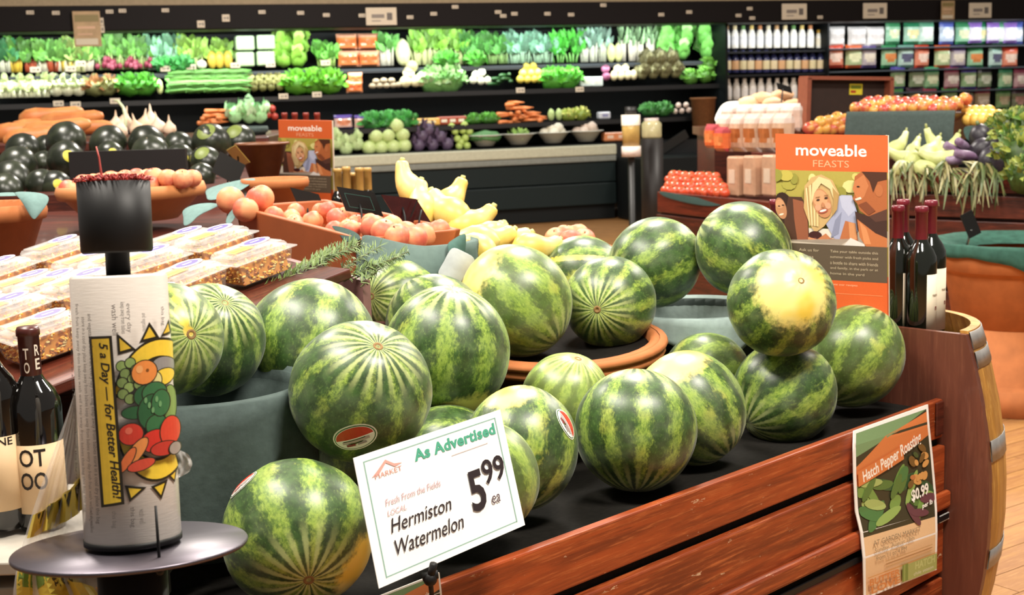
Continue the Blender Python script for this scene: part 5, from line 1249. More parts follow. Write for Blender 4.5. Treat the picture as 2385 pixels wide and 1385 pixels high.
# top shelf, from the left
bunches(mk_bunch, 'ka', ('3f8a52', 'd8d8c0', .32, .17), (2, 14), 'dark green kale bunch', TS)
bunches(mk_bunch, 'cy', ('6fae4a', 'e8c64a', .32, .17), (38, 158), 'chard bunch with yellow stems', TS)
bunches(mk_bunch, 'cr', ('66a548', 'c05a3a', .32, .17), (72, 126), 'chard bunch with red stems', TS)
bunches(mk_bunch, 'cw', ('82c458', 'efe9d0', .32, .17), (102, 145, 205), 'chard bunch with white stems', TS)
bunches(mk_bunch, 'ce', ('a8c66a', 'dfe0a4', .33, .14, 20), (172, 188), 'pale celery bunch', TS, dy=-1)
def mk_radish(seed):
    t = mk_bunch(seed, '6aa84c', 'b9d488', .34, .18, 22, 6, .5); rnd = random.Random(seed)
    for k in range(6):
        o = MB().ball((0, 0, 0), (.026, .026, .032), 10, 7, srgb(rnd.choice(('9c3f55', '8a3348', 'b56074')))).build('radish', VEG, t); o.location = (rnd.uniform(-.07, .07), rnd.uniform(-.07, -.02), rnd.uniform(.02, .11))
    return t
bunches(mk_radish, 'ra', (), (240, 266, 292, 318, 340), 'radish bunch with pink roots', TS, cat='radishes', dy=-5)
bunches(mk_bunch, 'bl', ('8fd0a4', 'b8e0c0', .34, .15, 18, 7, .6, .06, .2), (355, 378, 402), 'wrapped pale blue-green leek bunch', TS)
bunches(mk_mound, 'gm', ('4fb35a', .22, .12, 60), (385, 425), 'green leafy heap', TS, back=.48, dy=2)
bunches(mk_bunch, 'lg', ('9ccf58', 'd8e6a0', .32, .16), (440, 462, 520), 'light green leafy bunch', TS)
row('white onion', TS + ' among greens', 'onion', [put('won', lambda: mk_ball('eee8d8', .055, .9), 470, b1y(470) - 2, .46)])
row('yellow squash standing', TS, 'squash', [put('ysq', lambda: mk_ball('d4b348', .05, 1.9), px, b1y(px) - 2, .5) for px in (495, 512, 532)])
row('pale wrapped lettuce pack', TS + ', block of four', 'lettuce pack', [put('lp', lambda: mk_pack('bfdcae', .19, .16, .15, lab='e8f0dc'), px, py, .5, 0) for px, py in ((570, 155), (618, 153), (570, 117), (618, 115))])
bunches(mk_head, 'lh', ('8cc64c', .11, 'b2dc70'), (660, 694), 'frilly light lettuce head', TS, dy=-2)
bunches(mk_head, 'lh', ('8cc64c', .11, 'b2dc70'), (664, 698), 'frilly light lettuce head', TS + ', upper layer', dy=-34)
bunches(mk_bunch, 'gb', ('6fc04a', 'a8d070', .26, .14), (752, 772), 'bright green leafy bunch', TS)
row('orange bag of carrots', TS + ', lower pile', 'carrot bag', [put('cb', lambda: mk_bag('e0824c', .23, .17, .12, 'e8a888', 'd86a3c'), px, b1y(px) - 2, .5) for px in (812, 860)])
row('orange bag of carrots', TS + ', upper pile', 'carrot bag', [put('cb', None, px, b1y(px) - 42, .55) for px in (808, 858)])
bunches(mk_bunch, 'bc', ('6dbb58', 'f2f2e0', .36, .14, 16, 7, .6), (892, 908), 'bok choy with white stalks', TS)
row('tall pale napa cabbage', TS, 'cabbage', [put('np', lambda: mk_ball('dfe9b4', .085, 1.75, LEAF, .12), px, b1y(px) - 1, .5) for px in (940,)])
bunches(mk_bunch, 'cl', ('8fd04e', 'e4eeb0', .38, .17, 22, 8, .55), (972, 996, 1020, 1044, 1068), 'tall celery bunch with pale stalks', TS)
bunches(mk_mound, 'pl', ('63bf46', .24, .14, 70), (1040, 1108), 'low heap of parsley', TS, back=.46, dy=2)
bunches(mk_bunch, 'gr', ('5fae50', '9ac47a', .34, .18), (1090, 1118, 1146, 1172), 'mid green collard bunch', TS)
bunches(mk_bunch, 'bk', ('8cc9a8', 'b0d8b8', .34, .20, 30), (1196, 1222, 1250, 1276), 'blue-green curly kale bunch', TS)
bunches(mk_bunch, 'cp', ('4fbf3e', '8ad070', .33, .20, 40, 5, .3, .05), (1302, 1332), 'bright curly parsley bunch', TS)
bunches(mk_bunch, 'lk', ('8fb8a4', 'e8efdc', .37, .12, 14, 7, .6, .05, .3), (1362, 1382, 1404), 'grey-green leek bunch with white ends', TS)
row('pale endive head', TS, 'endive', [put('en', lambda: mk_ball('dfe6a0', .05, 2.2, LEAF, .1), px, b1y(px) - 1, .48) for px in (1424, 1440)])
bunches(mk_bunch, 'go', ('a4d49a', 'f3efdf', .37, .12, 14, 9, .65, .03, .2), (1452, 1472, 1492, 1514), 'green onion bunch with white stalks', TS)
bunches(mk_head, 'ib', ('7ccb62', .125, 'a4e08a'), (1552, 1588, 1650), 'round leaf lettuce', TS, dy=-2)
bunches(mk_head, 'ib', ('7ccb62', .125, 'a4e08a'), (1556, 1596, 1644), 'round leaf lettuce', TS + ', upper layer', dy=-36)
# second shelf
bunches(mk_bunch, 'fe', ('d4e8a0', 'eef0cc', .22, .2, 30, 8, .35, .05), (12, 42, 72, 100), 'pale fennel bunch', SS, Y2, b2y, 2)
row('cream cauliflower head', SS, 'cauliflower', [put('cf', lambda: mk_head(5, 'e8edcc', .085, 'cfe0a8', 10), px, b2y(px) + 2, Y2) for px in (132, 158, 184)])
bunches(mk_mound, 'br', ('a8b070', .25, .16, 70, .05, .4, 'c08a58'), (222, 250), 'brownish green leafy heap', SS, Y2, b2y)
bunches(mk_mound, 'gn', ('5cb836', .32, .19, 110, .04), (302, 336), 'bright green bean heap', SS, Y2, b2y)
row('white endive tip', SS, 'endive', [put('en', None, 373, b2y(373), Y2, sc=.7)])
for a, dy in ((0, 2), (1, -12), (2, -24)): row('bundle of asparagus', SS + ', ' + ('bottom layer', 'middle layer', 'top layer')[a], 'asparagus', [put('as', lambda: mk_aspar(), px, b2y(px) + dy, Y2, 0) for px in (428, 470, 512, 548)]) if False else None
def mk_aspar(seed=3):
    g = MB(); rnd = random.Random(seed)
    for k in range(60):
        x, z = rnd.uniform(-.09, .09), rnd.uniform(0.01, .16); c = shade(srgb('7cc060'), rnd.uniform(.7, 1.3)); y = rnd.uniform(-.09, .03); x *= .4; g.tube([(x - .12, y, z), (x + .04, y + rnd.uniform(-.02, .02), z + .01), (x + .13, y + rnd.uniform(-.02, .02), z + rnd.uniform(-.01, .01))], [.010, .010, .004], 5, c)
    return g.build('asparagus_bundle', VEG)
row('bundle of asparagus', SS, 'asparagus', [put('as', mk_aspar, px, b2y(px), Y2, 0, sc=(1.2, 1, 1.45)) for px in (428, 470, 512, 546)])
row('small brown-green sprout head', SS, 'sprouts', [put('bs', lambda: mk_head(8, '7a7a44', .05, '9a9860', 8), px, py, Y2) for px, py in ((572, 216), (592, 214), (612, 214), (632, 213), (652, 212), (582, 200), (604, 198), (626, 197), (646, 196))])
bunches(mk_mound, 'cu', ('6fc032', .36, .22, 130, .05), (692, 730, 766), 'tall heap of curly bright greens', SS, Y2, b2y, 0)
row('orange bag of carrots', SS, 'carrot bag', [put('cb', None, px, py, Y2, 0, sc=.8) for px, py in ((826, 216),)])
row('orange carrot bag', SS + ', upper one', 'carrot bag', [put('cb', None, 828, 194, Y2, 0, sc=.7)])
row('grey-brown mushroom', SS, 'mushroom', [put('mu', lambda: mk_ball('a8987c', .042, .75), px, py, Y2) for px, py in ((868, 207), (884, 206), (900, 206), (916, 205), (928, 204), (876, 196), (894, 194), (912, 194))])
row('cream turnip', SS, 'turnip', [put('tu', lambda: mk_ball('e8deb0', .068, .95, stem='b8c080'), px, py, Y2) for px, py in ((945, 204), (968, 203), (982, 202), (952, 182), (960, 168))])
bunches(mk_mound, 'mi', ('86c46a', .38, .26, 120, .05, .35, 'b8dca0'), (1012, 1046), 'pale green herb heap', SS, Y2, b2y, 2)
row('white radish', SS, 'radish', [put('wr', lambda: mk_ball('e4e6cc', .046, 1.0, stem='86a860'), px, py, Y2) for px, py in ((1102, 196), (1120, 198), (1136, 197), (1122, 178), (1108, 184))])
row('dark green cucumber', SS, 'cucumber', [put('ck', mk_cuke, px, py, Y2, zr, rx_=0) for px, py, zr in ((1150, 196, .5), (1165, 190, .9), (1178, 184, .7), (1190, 190, 1.1), (1172, 176, .8), (1158, 184, .3), (1186, 174, 1.2))])
row('small yellow squash', SS, 'squash', [put('ys', lambda: mk_ball('e8cf5a', .046, 1.0, stem='9aa04a'), px, py, Y2) for px, py in ((1212, 194), (1228, 194), (1244, 193), (1258, 192), (1218, 180), (1236, 179), (1252, 178), (1226, 166), (1242, 165))])
bunches(mk_mound, 'cv', ('66c840', .34, .22, 120, .05), (1288, 1325), 'heap of bright leafy greens', SS, Y2, b2y, 0)
row('white wrapped cauliflower', SS, 'cauliflower', [put('wc', lambda: mk_pack('dfe9e2', .14, .12, .11), px, b2y(px), Y2) for px in (1362, 1388)])
row('purple turnip', SS, 'turnip', [put('pt', lambda: mk_ball('9a5878', .05, 1.0, stem='a8b070'), px, py, Y2) for px, py in ((1412, 188), (1410, 170))])
row('cream parsnip', SS, 'parsnip', [put('pn', lambda: mk_ball('e2d8ac', .045, 1.3), px, py, Y2) for px, py in ((1430, 188), (1446, 187), (1462, 186), (1476, 186), (1438, 172), (1456, 170))])
row('brown-green artichoke', SS, 'artichoke', [put('ar', lambda: mk_head(9, '77744f', .085, '8c8a66', 22), px, py, Y2) for px, py in ((1496, 186), (1522, 185), (1548, 184), (1574, 183), (1508, 162), (1536, 160), (1562, 160))])
row('green broccoli crown', SS, 'broccoli', [put('bo', lambda: mk_mound(4, '6cab3e', .2, .16, 70, .035, .4), px, py, Y2) for px, py in ((1608, 194), (1642, 190), (1672, 188), (1650, 166))])
# third shelf
row('orange carrot', TH + ', left heap', 'carrot', [put('ca', mk_carrot, px, py, Y3, zr) for px, py, zr in ((480, 286, .3), (496, 280, -.4), (512, 284, .2), (488, 270, .8), (506, 268, -.2), (522, 274, .5), (498, 258, .1), (518, 258, -.6), (476, 276, 1.2))])
bunches(mk_head, 'pal', ('a8dca0', .10, 'd0f0c4'), (548, 582, 606), 'pale frilly lettuce head', TH, Y3, lambda x: 288, 0)
row('red pepper', TH, 'pepper', [put('rp', lambda: mk_ball('a8382a', .04, 1.0, stem='5a7a30'), px, py, Y3) for px, py in ((624, 276), (640, 280), (634, 262))])
row('purple-labelled bag', TH, 'bag', [put('pb', lambda: mk_bag('e0b8a8', .2, .15, .09, '5a4a8a', 'd88a68'), px, 300, Y3) for px in (800, 846)])
bunches(mk_mound, 'pk', ('4aa04a', .3, .15, 90, .05), (868, 904, 940), 'mid green parsley heap', TH, Y3, b3y, 3)
row('orange-yellow tray pack', TH, 'pack', [put('op', lambda: mk_pack('e8b45c', .2, .12, .08, lab='f0e0b0'), px, b3y(px), Y3, 0) for px in (976, 1002)])
row('red and white mushroom pack', TH, 'pack', [put('mp', lambda: mk_pack('a8503a', .13, .1, .09, lab='efe6d0'), px, b3y(px), Y3, 0) for px in (1032, 1052, 1072)])
bunches(mk_mound, 'gbn', ('5aa03c', .25, .10, 70, .03), (1104, 1138), 'low heap of green beans', TH, Y3, b3y, 0)
pts = [(1160 + i * 15 + (j % 2) * 7 + rr_.uniform(-5, 5), 283 - j * 10 - i * .5 + rr_.uniform(-4, 4), rr_.uniform(-1.7, 1.7)) for j in range(5) for i in range(8 - j) if i >= j * .5]
row('orange carrot', TH + ', right heap', 'carrot', [put('ca', mk_carrot, px, py, Y3, zr) for px, py, zr in pts])
row('pale celery heart', TH, 'celery', [put('ch', lambda: mk_ball('b4c884', .04, 1.7, LEAF, .1), px, b3y(px) , Y3) for px in (1284, 1302)])
row('yellow-green bean bundle', TH, 'beans', [put('as2', lambda: mk_bean(), px, b3y(px), Y3, 0) for px in (1322, 1346)]) if False else None
bunches(mk_mound, 'yb', ('a8bc4a', .2, .12, 60, .03, .3, 'd4d878'), (1324, 1352), 'yellow-green wax bean heap', TH, Y3, b3y, 0)
row('white tray pack with label', TH, 'pack', [put('wt', lambda: mk_pack('cfcfd6', .14, .1, .08, lab='8a8ab0'), 1406, b3y(1406), Y3, 0)])
bunches(mk_mound, 'dh', ('4f9a4a', .22, .12, 60, .04), (1512, 1545), 'dark green herb heap', TH, Y3, lambda x: 268, 0)
row('pinkish radish', TH, 'radish', [put('pr', lambda: mk_ball('e8cfc0', .034, 1.0), px, py, Y3) for px, py in ((1572, 266), (1588, 265), (1604, 263), (1580, 252), (1598, 251))])
# front deck
row('pale green cabbage', CT + ' beside the small poster', 'cabbage', [put('cg', lambda: mk_head(6, 'b9cf94', .085, 'd0e0b0', 12), px, py, Y4) for px, py in ((784, 350), (806, 362), (832, 352))])
row('light green kohlrabi', CT, 'kohlrabi', [put('ko', lambda: mk_ball('c4d690', .082, .95, stem='a8bc74'), px, py, Y4) for px, py in ((860, 361), (888, 360), (916, 358), (942, 356), (876, 334), (904, 332), (938, 330), (924, 310))])
row('purple cabbage', CT, 'cabbage', [put('pc', lambda: mk_head(7, '5a4a62', .075, '8a7690', 8), px, py, Y4) for px, py in ((976, 354), (1008, 353), (1042, 351), (1026, 334), (998, 318), (984, 332))])
row('green grape cluster', CT, 'grapes', [put('gp', lambda: mk_grapes(), px, py, Y4) for px, py in ()]) if False else None
def mk_grapes():
    g = MB(); rnd = random.Random(2)
    for k in range(34):
        z = rnd.uniform(0, .16); r = .02 + .35 * z; a = rnd.uniform(0, 6.28); g.ball((r * math.cos(a) * rnd.random() ** .4, r * math.sin(a) * rnd.random() ** .4, z + .02), .019, 7, 5, shade(srgb('a9c45e'), rnd.uniform(.8, 1.2)))
    o = g.build('grape_cluster', VEG); o['kind'] = 'thing'; return o
row('green tomatillo', CT + ' in a stack', 'tomatillo', [put('to', lambda: mk_ball('b2c86a', .042, 1.0, stem='7a9040'), px, py, Y4) for px, py in ((1070, 349), (1088, 348), (1066, 332), (1084, 330), (1060, 314), (1078, 312), (1094, 314), (1052, 304), (1082, 300), (1074, 340))])
wbw = M('white_bowl_ceramic', 'dcdcd2', rough=.25, var=.05)
for px, lb, fill in ((1130, 'pale bowl heaped with dark green peas on the front deck', '5a8a54'), (1208, 'white bowl with a few light greens on the front deck', 'a8d070'), (1288, 'white bowl of cream turnips on the front deck', 'e4dcc8'), (1365, 'white bowl of pinkish mushrooms on the front deck', 'd9c4b4')):
    p = Wp(px, b4y(px) - 6, Y4 + .02); t = pot('white_bowl', lb, p, .20, .125, taper=.45, rim=.008, cat='bowl', mat=wbw, n=28)
    if fill == '5a8a54': o = MB().ball((0, 0, .105), (.18, .18, .07), 20, 8, srgb(fill), jit=.25, seed=4).build('pea_heap', LEAF); o.location = p; tag(o, 'heap of dark green peas in the leftmost bowl of the front deck', 'peas'); o['kind'] = 'stuff'
    elif fill == 'a8d070': o = mk_mound(12, fill, .20, .12, 40, .045); o.location = p + Vector((0, 0, .05)); tag(o, 'light greens in the second bowl of the front deck', 'greens')
    else:
        row('cream turnip' if fill == 'e4dcc8' else 'pinkish mushroom', 'in the ' + ('third' if fill == 'e4dcc8' else 'fourth') + ' bowl of the front deck', 'turnip' if fill == 'e4dcc8' else 'mushroom', [place(proto('bb' + fill, lambda: mk_ball(fill, .062, .9, jit=.1)), p + Vector((x, y, z + .015)), rrot()) for x, y, z in ((-.09, -.03, .05), (.0, -.08, .05), (.09, -.02, .05), (-.04, .05, .06), (.06, .06, .06), (-.03, -.01, .11), (.05, -.03, .10))])
row('orange pack', CT, 'pack', [put('ok', lambda: mk_pack('d88a5c', .15, .1, .10, lab='e8c8b0'), px, b4y(px) - 4, Y4, 0) for px in (1418, 1444)])
# price tags and cards on the canopy and the shelf edges
CARDM = M('tag_cream', 'd9cbb4', rough=.5, var=.04)
def mk_tag(w_, h, name='price_tag'):
    g = MB(); g.box((0, 0, 0), (w_, .006, h)); o = g.build(name, CARDM); pr = Print(); pr.rect(-w_ * .32, -h * .1, w_ * .1, h * .12, '8a8078'); pr.rect(w_ * .18, -h * .22, w_ * .36, h * .2, '6a625c'); pr.rect(-w_ * .32, -h * .3, -w_ * .02, -h * .22, 'a09488')
    pr.lay('print', lambda x, y, k: Vector((x, -.0035 - k, y)), o); return o
def canopy_items(pts, key, w_, h, what, back=-.115, name='price_tag'):
    row(what, 'on the black canopy of the wall case', 'tag', [put(key, lambda: mk_tag(w_, h, name), px, py, back, 0) for px, py in pts])
canopy_items([(888, 38), (1850, 27), (2038, 25), (2283, 24)], 'bigtag', .33, .18, 'cream price card', name='price_card')
canopy_items([(70, 29), (130, 30), (255, 27), (285, 25), (385, 24), (610, 28), (700, 30), (760, 35), (843, 36), (955, 40), (1010, 32), (1060, 16), (1160, 28), (1172, 37), (1198, 32), (1275, 32), (1330, 34), (1405, 12), (1540, 34), (1605, 28), (1720, 36), (1746, 20), (1752, 42), (1910, 40)], 'smalltag', .07, .035, 'tiny pale tag')
canopy_items([(232, 50), (234, 68), (468, 56), (526, 42)], 'midtag', .075, .07, 'small white square tag')
def mk_hang():
    o = MB().box((0, 0, -.2), (.27, .008, .40)).build('hanging_card', M('card_tan', 'b89a72', rough=.5, var=.2, scale=9))
    pr = Print(); pr.rect(-.12, -.12, .12, -.04, '8a7a4a'); pr.rect(-.1, -.2, .08, -.17, 'd9b090'); pr.rect(-.1, -.27, .05, -.25, 'd0a888'); pr.rect(-.12, -.38, .10, -.31, 'd8cdb4'); pr.lay('print', lambda x, y, k: Vector((x, -.005 - k, y)), o); return o
row('tan hanging card', 'on the black canopy of the wall case', 'card', [put('hang', mk_hang, 200, 26, -.14, 0, sc=(.95, 1, .85)), put('hang', None, 2208, 2, -.14, 0, sc=(.7, 1, .55))])
row('white shelf price tag', 'on the shelf edges of the vegetable case', 'tag', [put('stag', lambda: mk_tag(.10, .055), px, py, bk, 0) for px, py, bk in ((82, 162, .38), (165, 160, .38), (188, 148, .38), (385, 160, .38), (445, 156, .38), (548, 152, .38), (630, 150, .38), (758, 146, .38), (136, 241, .24), (176, 243, .24), (268, 235, .24), (660, 224, .24), (738, 220, .24), (1212, 210, .24), (1350, 208, .24))])
# ---------------------------------------------------------------- drinks and salads on the right of the case
CAPS = ('c8a070', 'e8d8a8', '6a9a5a', 'e0c878', 'c88a5a', 'e8e0c0')
it = [put('jw%d' % (k % 6), lambda k=k: mk_jug('f0efe4', CAPS[k % 6], .27, .045, 'e6e8e8'), 1692 + k * 19.5, 113 - k * .2, .5) for k in range(11)]
row('white drink bottle', 'in the upper drink row', 'bottle', it)
it = [put('jy%d' % (k % 3), lambda k=k: mk_jug('f4f0e0', ('d9b84a', 'caa040', 'e0d090')[k % 3], .26, .04, 'f2ead0'), 1890 + k * 16, 112, .55, sc=.85) for k in range(2)]
row('cream drink bottle with yellow cap', 'in the upper drink row', 'bottle', it)
it = [put('jb%d' % (k % 3), lambda k=k: mk_jug('2a2d52', '23264a', .27, .046, ('d8c49a', 'd0a070', 'd4c496')[k % 3]), 1694 + k * 18, 170 - k * .2, .5) for k in range(13)]
row('amber drink bottle with dark blue cap', 'in the middle drink row', 'bottle', it)
it = [put('jp', lambda: mk_jug('e6dcd0', 'd8c8b8', .26, .045, 'f0e8e0'), 1696 + k * 19, 233 - k * .3, .5) for k in range(10)]
row('pale drink bottle', 'in the lower drink row', 'bottle', it)
row('round white bag', 'in the top salad row', 'bag', [put('rb', lambda: mk_bag('eceae6', .26, .24, .12, 'f4f2ee', 'dad6d2'), px, 108, .55) for px in (1946, 1996, 2038)])
BAGS = [(103, 2078, 8, (('8fc4a0', '3f8a5c', 'd8e0b8'), ('a8d0b8', '2f8058', 'e0d8a0'), ('c8dcd0', '5f9f80', 'e8e8dc'), ('b8c8dc', '5a6ab8', 'e8e8f0'))),
        (158, 1944, 11, (('d88468', 'c8442a', 'ecd0bc'), ('b0c090', 'd06030', 'dcdcb0'), ('b0a4a8', '5a4a80', 'd8ccb8'), ('98c098', '3a8454', 'cc8048'), ('b4ccc0', '6f9c8c', '5c5c72'))),
        (208, 2090, 8, (('8aa878', '4f4590', 'ccccb0'), ('7a8a68', '34343f', 'bcbca4'), ('88ac80', '3f9468', 'd0d0a8'), ('b08888', '98405a', 'd4c4b4'))),
        (256, 2085, 8, (('7f9660', '477540', 'b8a480'), ('747458', '452f38', 'b08070'), ('a08868', '8a3848', 'ccb8a0')))]
for ri, (py, x0, n, cs) in enumerate(BAGS):
    it = [put(('sb', ri, k % len(cs)), lambda k=k: mk_bag(cs[k % len(cs)][0], .235, .285, .10, cs[k % len(cs)][1], cs[k % len(cs)][2], seed=k), x0 + k * 41 + 4 * math.sin(k * 2.3), py, .55, name='salad_bag') for k in range(n)]
    row('packaged salad bag', f'in the {ORD[ri]} row of salad bags', 'salad bag', it)
row('purple-topped bag', 'in the top salad row', 'bag', [put('pu', lambda: mk_bag('dcd8ea', .2, .26, .08, '8a6ab8', 'f0eef4'), px, 100, .50) for px in (2270, 2312, 2352)])
# ================================================================ right-hand produce stands between the bin and the wall case
def stand_frame(pa, pb):
    x = (pb - pa); x.z = 0; x.normalize(); y = Vector((0, 0, 1)).cross(x); return Matrix((x, y, Vector((0, 0, 1)))).transposed()
a, b_ = P(2060, 410, 7.4), P(2420, 410, 6.9); RS = stand_frame(a, b_); L = (b_ - a).length + .6
zt = 1.0
st = thing('produce_stand', 'dark red wooden stand of stepped boards under the gourds at the right', 'produce stand', Vector((a.x, a.y, 0)), None, RS)
for z0, z1_, y in ((.90, 1.0, 0.0), (.77, .885, -.012), (.62, .755, -.03), (.40, .60, -.03), (.10, .38, -.03)): MB().box((L / 2 - .2, y, (z0 + z1_) / 2), (L, .03, z1_ - z0)).build('plank', DARK_WOOD if z0 < .9 else wood('red_wood', '3f150e', '6e2a1a', '8a3a26', grain=(1.5, 18, 18)), st, bevel=.004)
MB().box((L / 2 - .2, .65, .47), (L, 1.26, .94)).build('stand_body', DARK_WOOD, st)
def SP(px, py, back):
    y = RS @ Vector((0, 1, 0)); r = ray(px, py); o = Vector((a.x, a.y, 0)) + y * back; return CAMP + r * ((o - CAMP).dot(y) / r.dot(y))
# gourds, kohl and dried stalks on it
GOU = two_tone('pale_gourd', 'b6bd76', 'd3d6a2', scale=9, rough=.5, c='8fa050')
def mk_gourd():
    o = MB().tube([(-.09, 0, 0), (-.085, 0, 0), (-.05, 0, .004), (0, 0, .004), (.05, 0, .012), (.09, 0, .03), (.12, 0, .05)], [.004, .03, .052, .05, .032, .022, .016], 14).build('pale_gourd', GOU)
    MB().tube([(.12, 0, .05), (.14, 0, .068)], [.009, .006], 6, (.28, .3, .1)).build('stem', PAINT, o); return o
gs = [place(proto('gourd', mk_gourd), SP(px, py, bk), (rr_.uniform(-.5, .5), ry, rz), s) for px, py, bk, ry, rz, s in ((2090, 345, .3, -.5, .4, .9), (2105, 370, .15, -.2, 2.6, .9), (2140, 375, .12, .2, .3, .95), (2128, 352, .3, -.3, 1.2, .9), (2165, 355, .2, -.3, .8, .95), (2182, 345, .3, -.7, 2.4, .95), (2205, 352, .25, -.5, .4, .9), (2195, 372, .1, 0, 2.9, 1.0), (2160, 395, .05, .1, .2, .9), (2110, 395, .05, .1, .6, .9))]
row_labels(gs, 'pale yellow-green gourd', 'piled right of the large orange poster', 'gourd', 'gourds on the right stand')
PUR = two_tone('purple_cob', '6a4f6a', '8a7890', scale=20, rough=.5)
def mk_cob(): return MB().tube([(-.08, 0, 0), (-.075, 0, 0), (0, 0, 0), (.06, 0, 0), (.08, 0, 0)], [.004, .022, .026, .018, .004], 12).build('purple_cob', PUR)
row_labels([place(proto('cob', mk_cob), SP(px, py, bk), (0, ry, rz)) for px, py, bk, ry, rz in ((2225, 352, .15, .5, .4), (2245, 340, .2, .4, .8), (2255, 362, .1, .2, .2), (2232, 372, .08, 0, .5))], 'purple ornamental corn cob', 'right of the pale gourds', 'corn', 'purple corn cobs')
DRY = [(.16, .16, .05), (.24, .21, .08), (.09, .12, .03), (.06, .09, .02), (.30, .27, .12)]
hs = []
for k in range(34):
    rnd = random.Random(k); px = 2078 + k * 7.4; top = SP(px + rnd.uniform(-8, 8), rnd.uniform(372, 400), .02); g = MB(); L0 = rnd.uniform(.10, .24); dx = rnd.uniform(-.06, .09)
    for j in range(6):
        g.leaf((rnd.uniform(-.02, .02), 0, 0), Vector((dx * 8 + rnd.uniform(-.4, .4), -.9, rnd.uniform(-1.1, .1))), (0, -.4, 1), L0 * rnd.uniform(.7, 1.1), rnd.uniform(.007, .018), rnd.choice(DRY), rnd.uniform(.2, .7), 4)
    o = g.build('dried_husk', LEAF); o.location = top; hs.append(o)
row_labels(hs, 'dried husk tuft', 'hanging over the top board of the right stand', 'husk', 'dried husks on the right stand')
def mk_eggp(): 
    o = MB().ball((0, 0, .05), (.065, .065, .085), 16, 12, srgb('221c26'), jit=.05).build('eggplant', VEG); MB().tube([(0, 0, .13), (.004, 0, .155)], [.012, .007], 6, (.12, .16, .06)).build('stem', PAINT, o); return o
row_labels([place(proto('egg', mk_eggp), SP(px, py, bk), rrot()) for px, py, bk in ((2275, 372, .2), (2305, 378, .2), (2330, 384, .15), (2292, 345, .35), (2318, 350, .35), (2345, 352, .3), (2305, 400, .06), (2340, 402, .06))], 'near-black eggplant', 'at the right of the stand, beside leafy greens', 'eggplant', 'eggplants on the right stand')
def mk_herbs(seed): return mk_mound(seed, '4a6a24', .30, .22, 150, .032, .45, '86903a')
hb = []
for k, (px, py, bk, s) in enumerate(((2345, 330, .5, .8), (2375, 345, .3, 1.0), (2380, 400, .05, 1.0), (2390, 440, -.06, .8), (2360, 360, .25, .8))):
    o = mk_herbs(k); o.name = 'leafy_greens'; place(o, SP(px, py, bk), RS.to_euler(), s); hb.append(o)
row_labels(hb, 'yellow-green leafy heap', 'at the right frame edge by the eggplants', 'greens', 'leafy heaps at the right edge')
# apples in green-lined trough behind
tp = SP(2110, 300, .85)
ap = thing('fruit_trough', 'long bin lined with drooping dark green cloth, full of red-yellow apples', 'fruit bin', SP(2118, 288, .8), None, RS)
MB().hexa([(-.24, -.10, -.10), (.26, -.10, -.10), (.26, .3, -.10), (-.24, .3, -.10)], [(-.30, -.16, .06), (.32, -.16, .06), (.32, .32, .06), (-.30, .32, .06)]).build('bin_body', DARK_WOOD, ap)
c = Vector(ap.location); g = []
for i in range(7):
    r_ = []
    for j in range(17):
        t = j / 16; dr = (.20 + .12 * abs(math.sin(t * PI * 2.2 + .3)) + .02 * math.sin(j * 1.7)) * max(0, (i - 1) / 5)
        r_.append((-.32 + .66 * t, -.165 - .03 * min(i, 3) / 3 - .012 * math.sin(j * 2.1) * i / 6, .07 - dr + (.02 if i == 1 else 0)))
    g.append(r_)
MB().sheet(g).build('cloth', CLOTH, ap, solid=.004, sub=1)
APP = two_tone('apple_skin', 'd9a04a', 'b8443a', lo=.38, hi=.6, scale=12, rough=.3, c='e8c070')
def mk_apple():
    o = MB().lathe([(0, -.028), (.012, -.032), (.028, -.026), (.037, -.004), (.036, .014), (.026, .028), (.012, .031), (0, .024)], 14).build('apple', APP); MB().tube([(0, 0, .024), (.003, 0, .04)], .002, 5, (.14, .09, .04)).build('stem', PAINT, o); return o
pts = []
for i in range(11):
    for j in range(3): pts.append(c + RS @ Vector((-.28 + .058 * i + rr_.uniform(-.01, .01), -.12 + .09 * j, .085 + .02 * j + rr_.uniform(-.006, .012))))
many('apple', mk_apple, pts, 'red-yellow apple', 'in the green-lined bin', 'apple', 'apples in the green-lined bin')
ORG = two_tone('orange_fruit', 'e0a23c', 'e8be5c', scale=10, rough=.4, c='d08a30')
def mk_org(): return MB().ball((0, 0, 0), (.038, .038, .036), 14, 10, jit=.03).build('orange', ORG)
many('org', mk_org, [SP(2255 + 16 * i + 6 * (j % 2), 279 - 10 * j, .8 + .05 * j) for j in range(3) for i in range(6 - j)], 'yellow-orange fruit', 'heaped right of the apples', 'orange', 'orange fruit heap')
o = cloth_piece('cloth', 'dark green cloth hanging below the yellow-orange fruit', [[(2240, 290, 7.55), (2290, 292, 7.5), (2350, 296, 7.5)], [(2242, 310, 7.5), (2290, 318, 7.45), (2352, 320, 7.45)], [(2250, 330, 7.45), (2300, 345, 7.4), (2350, 345, 7.4)]], mat=M('dark_green_cloth', '2f423d'))
row_labels([place(proto('egg', mk_eggp), SP(2170, 262, 1.0), (1.2, 0, .4), .6)], 'dark small box of fruit', 'among the apples', 'fruit', 'dark fruit among apples') if False else None
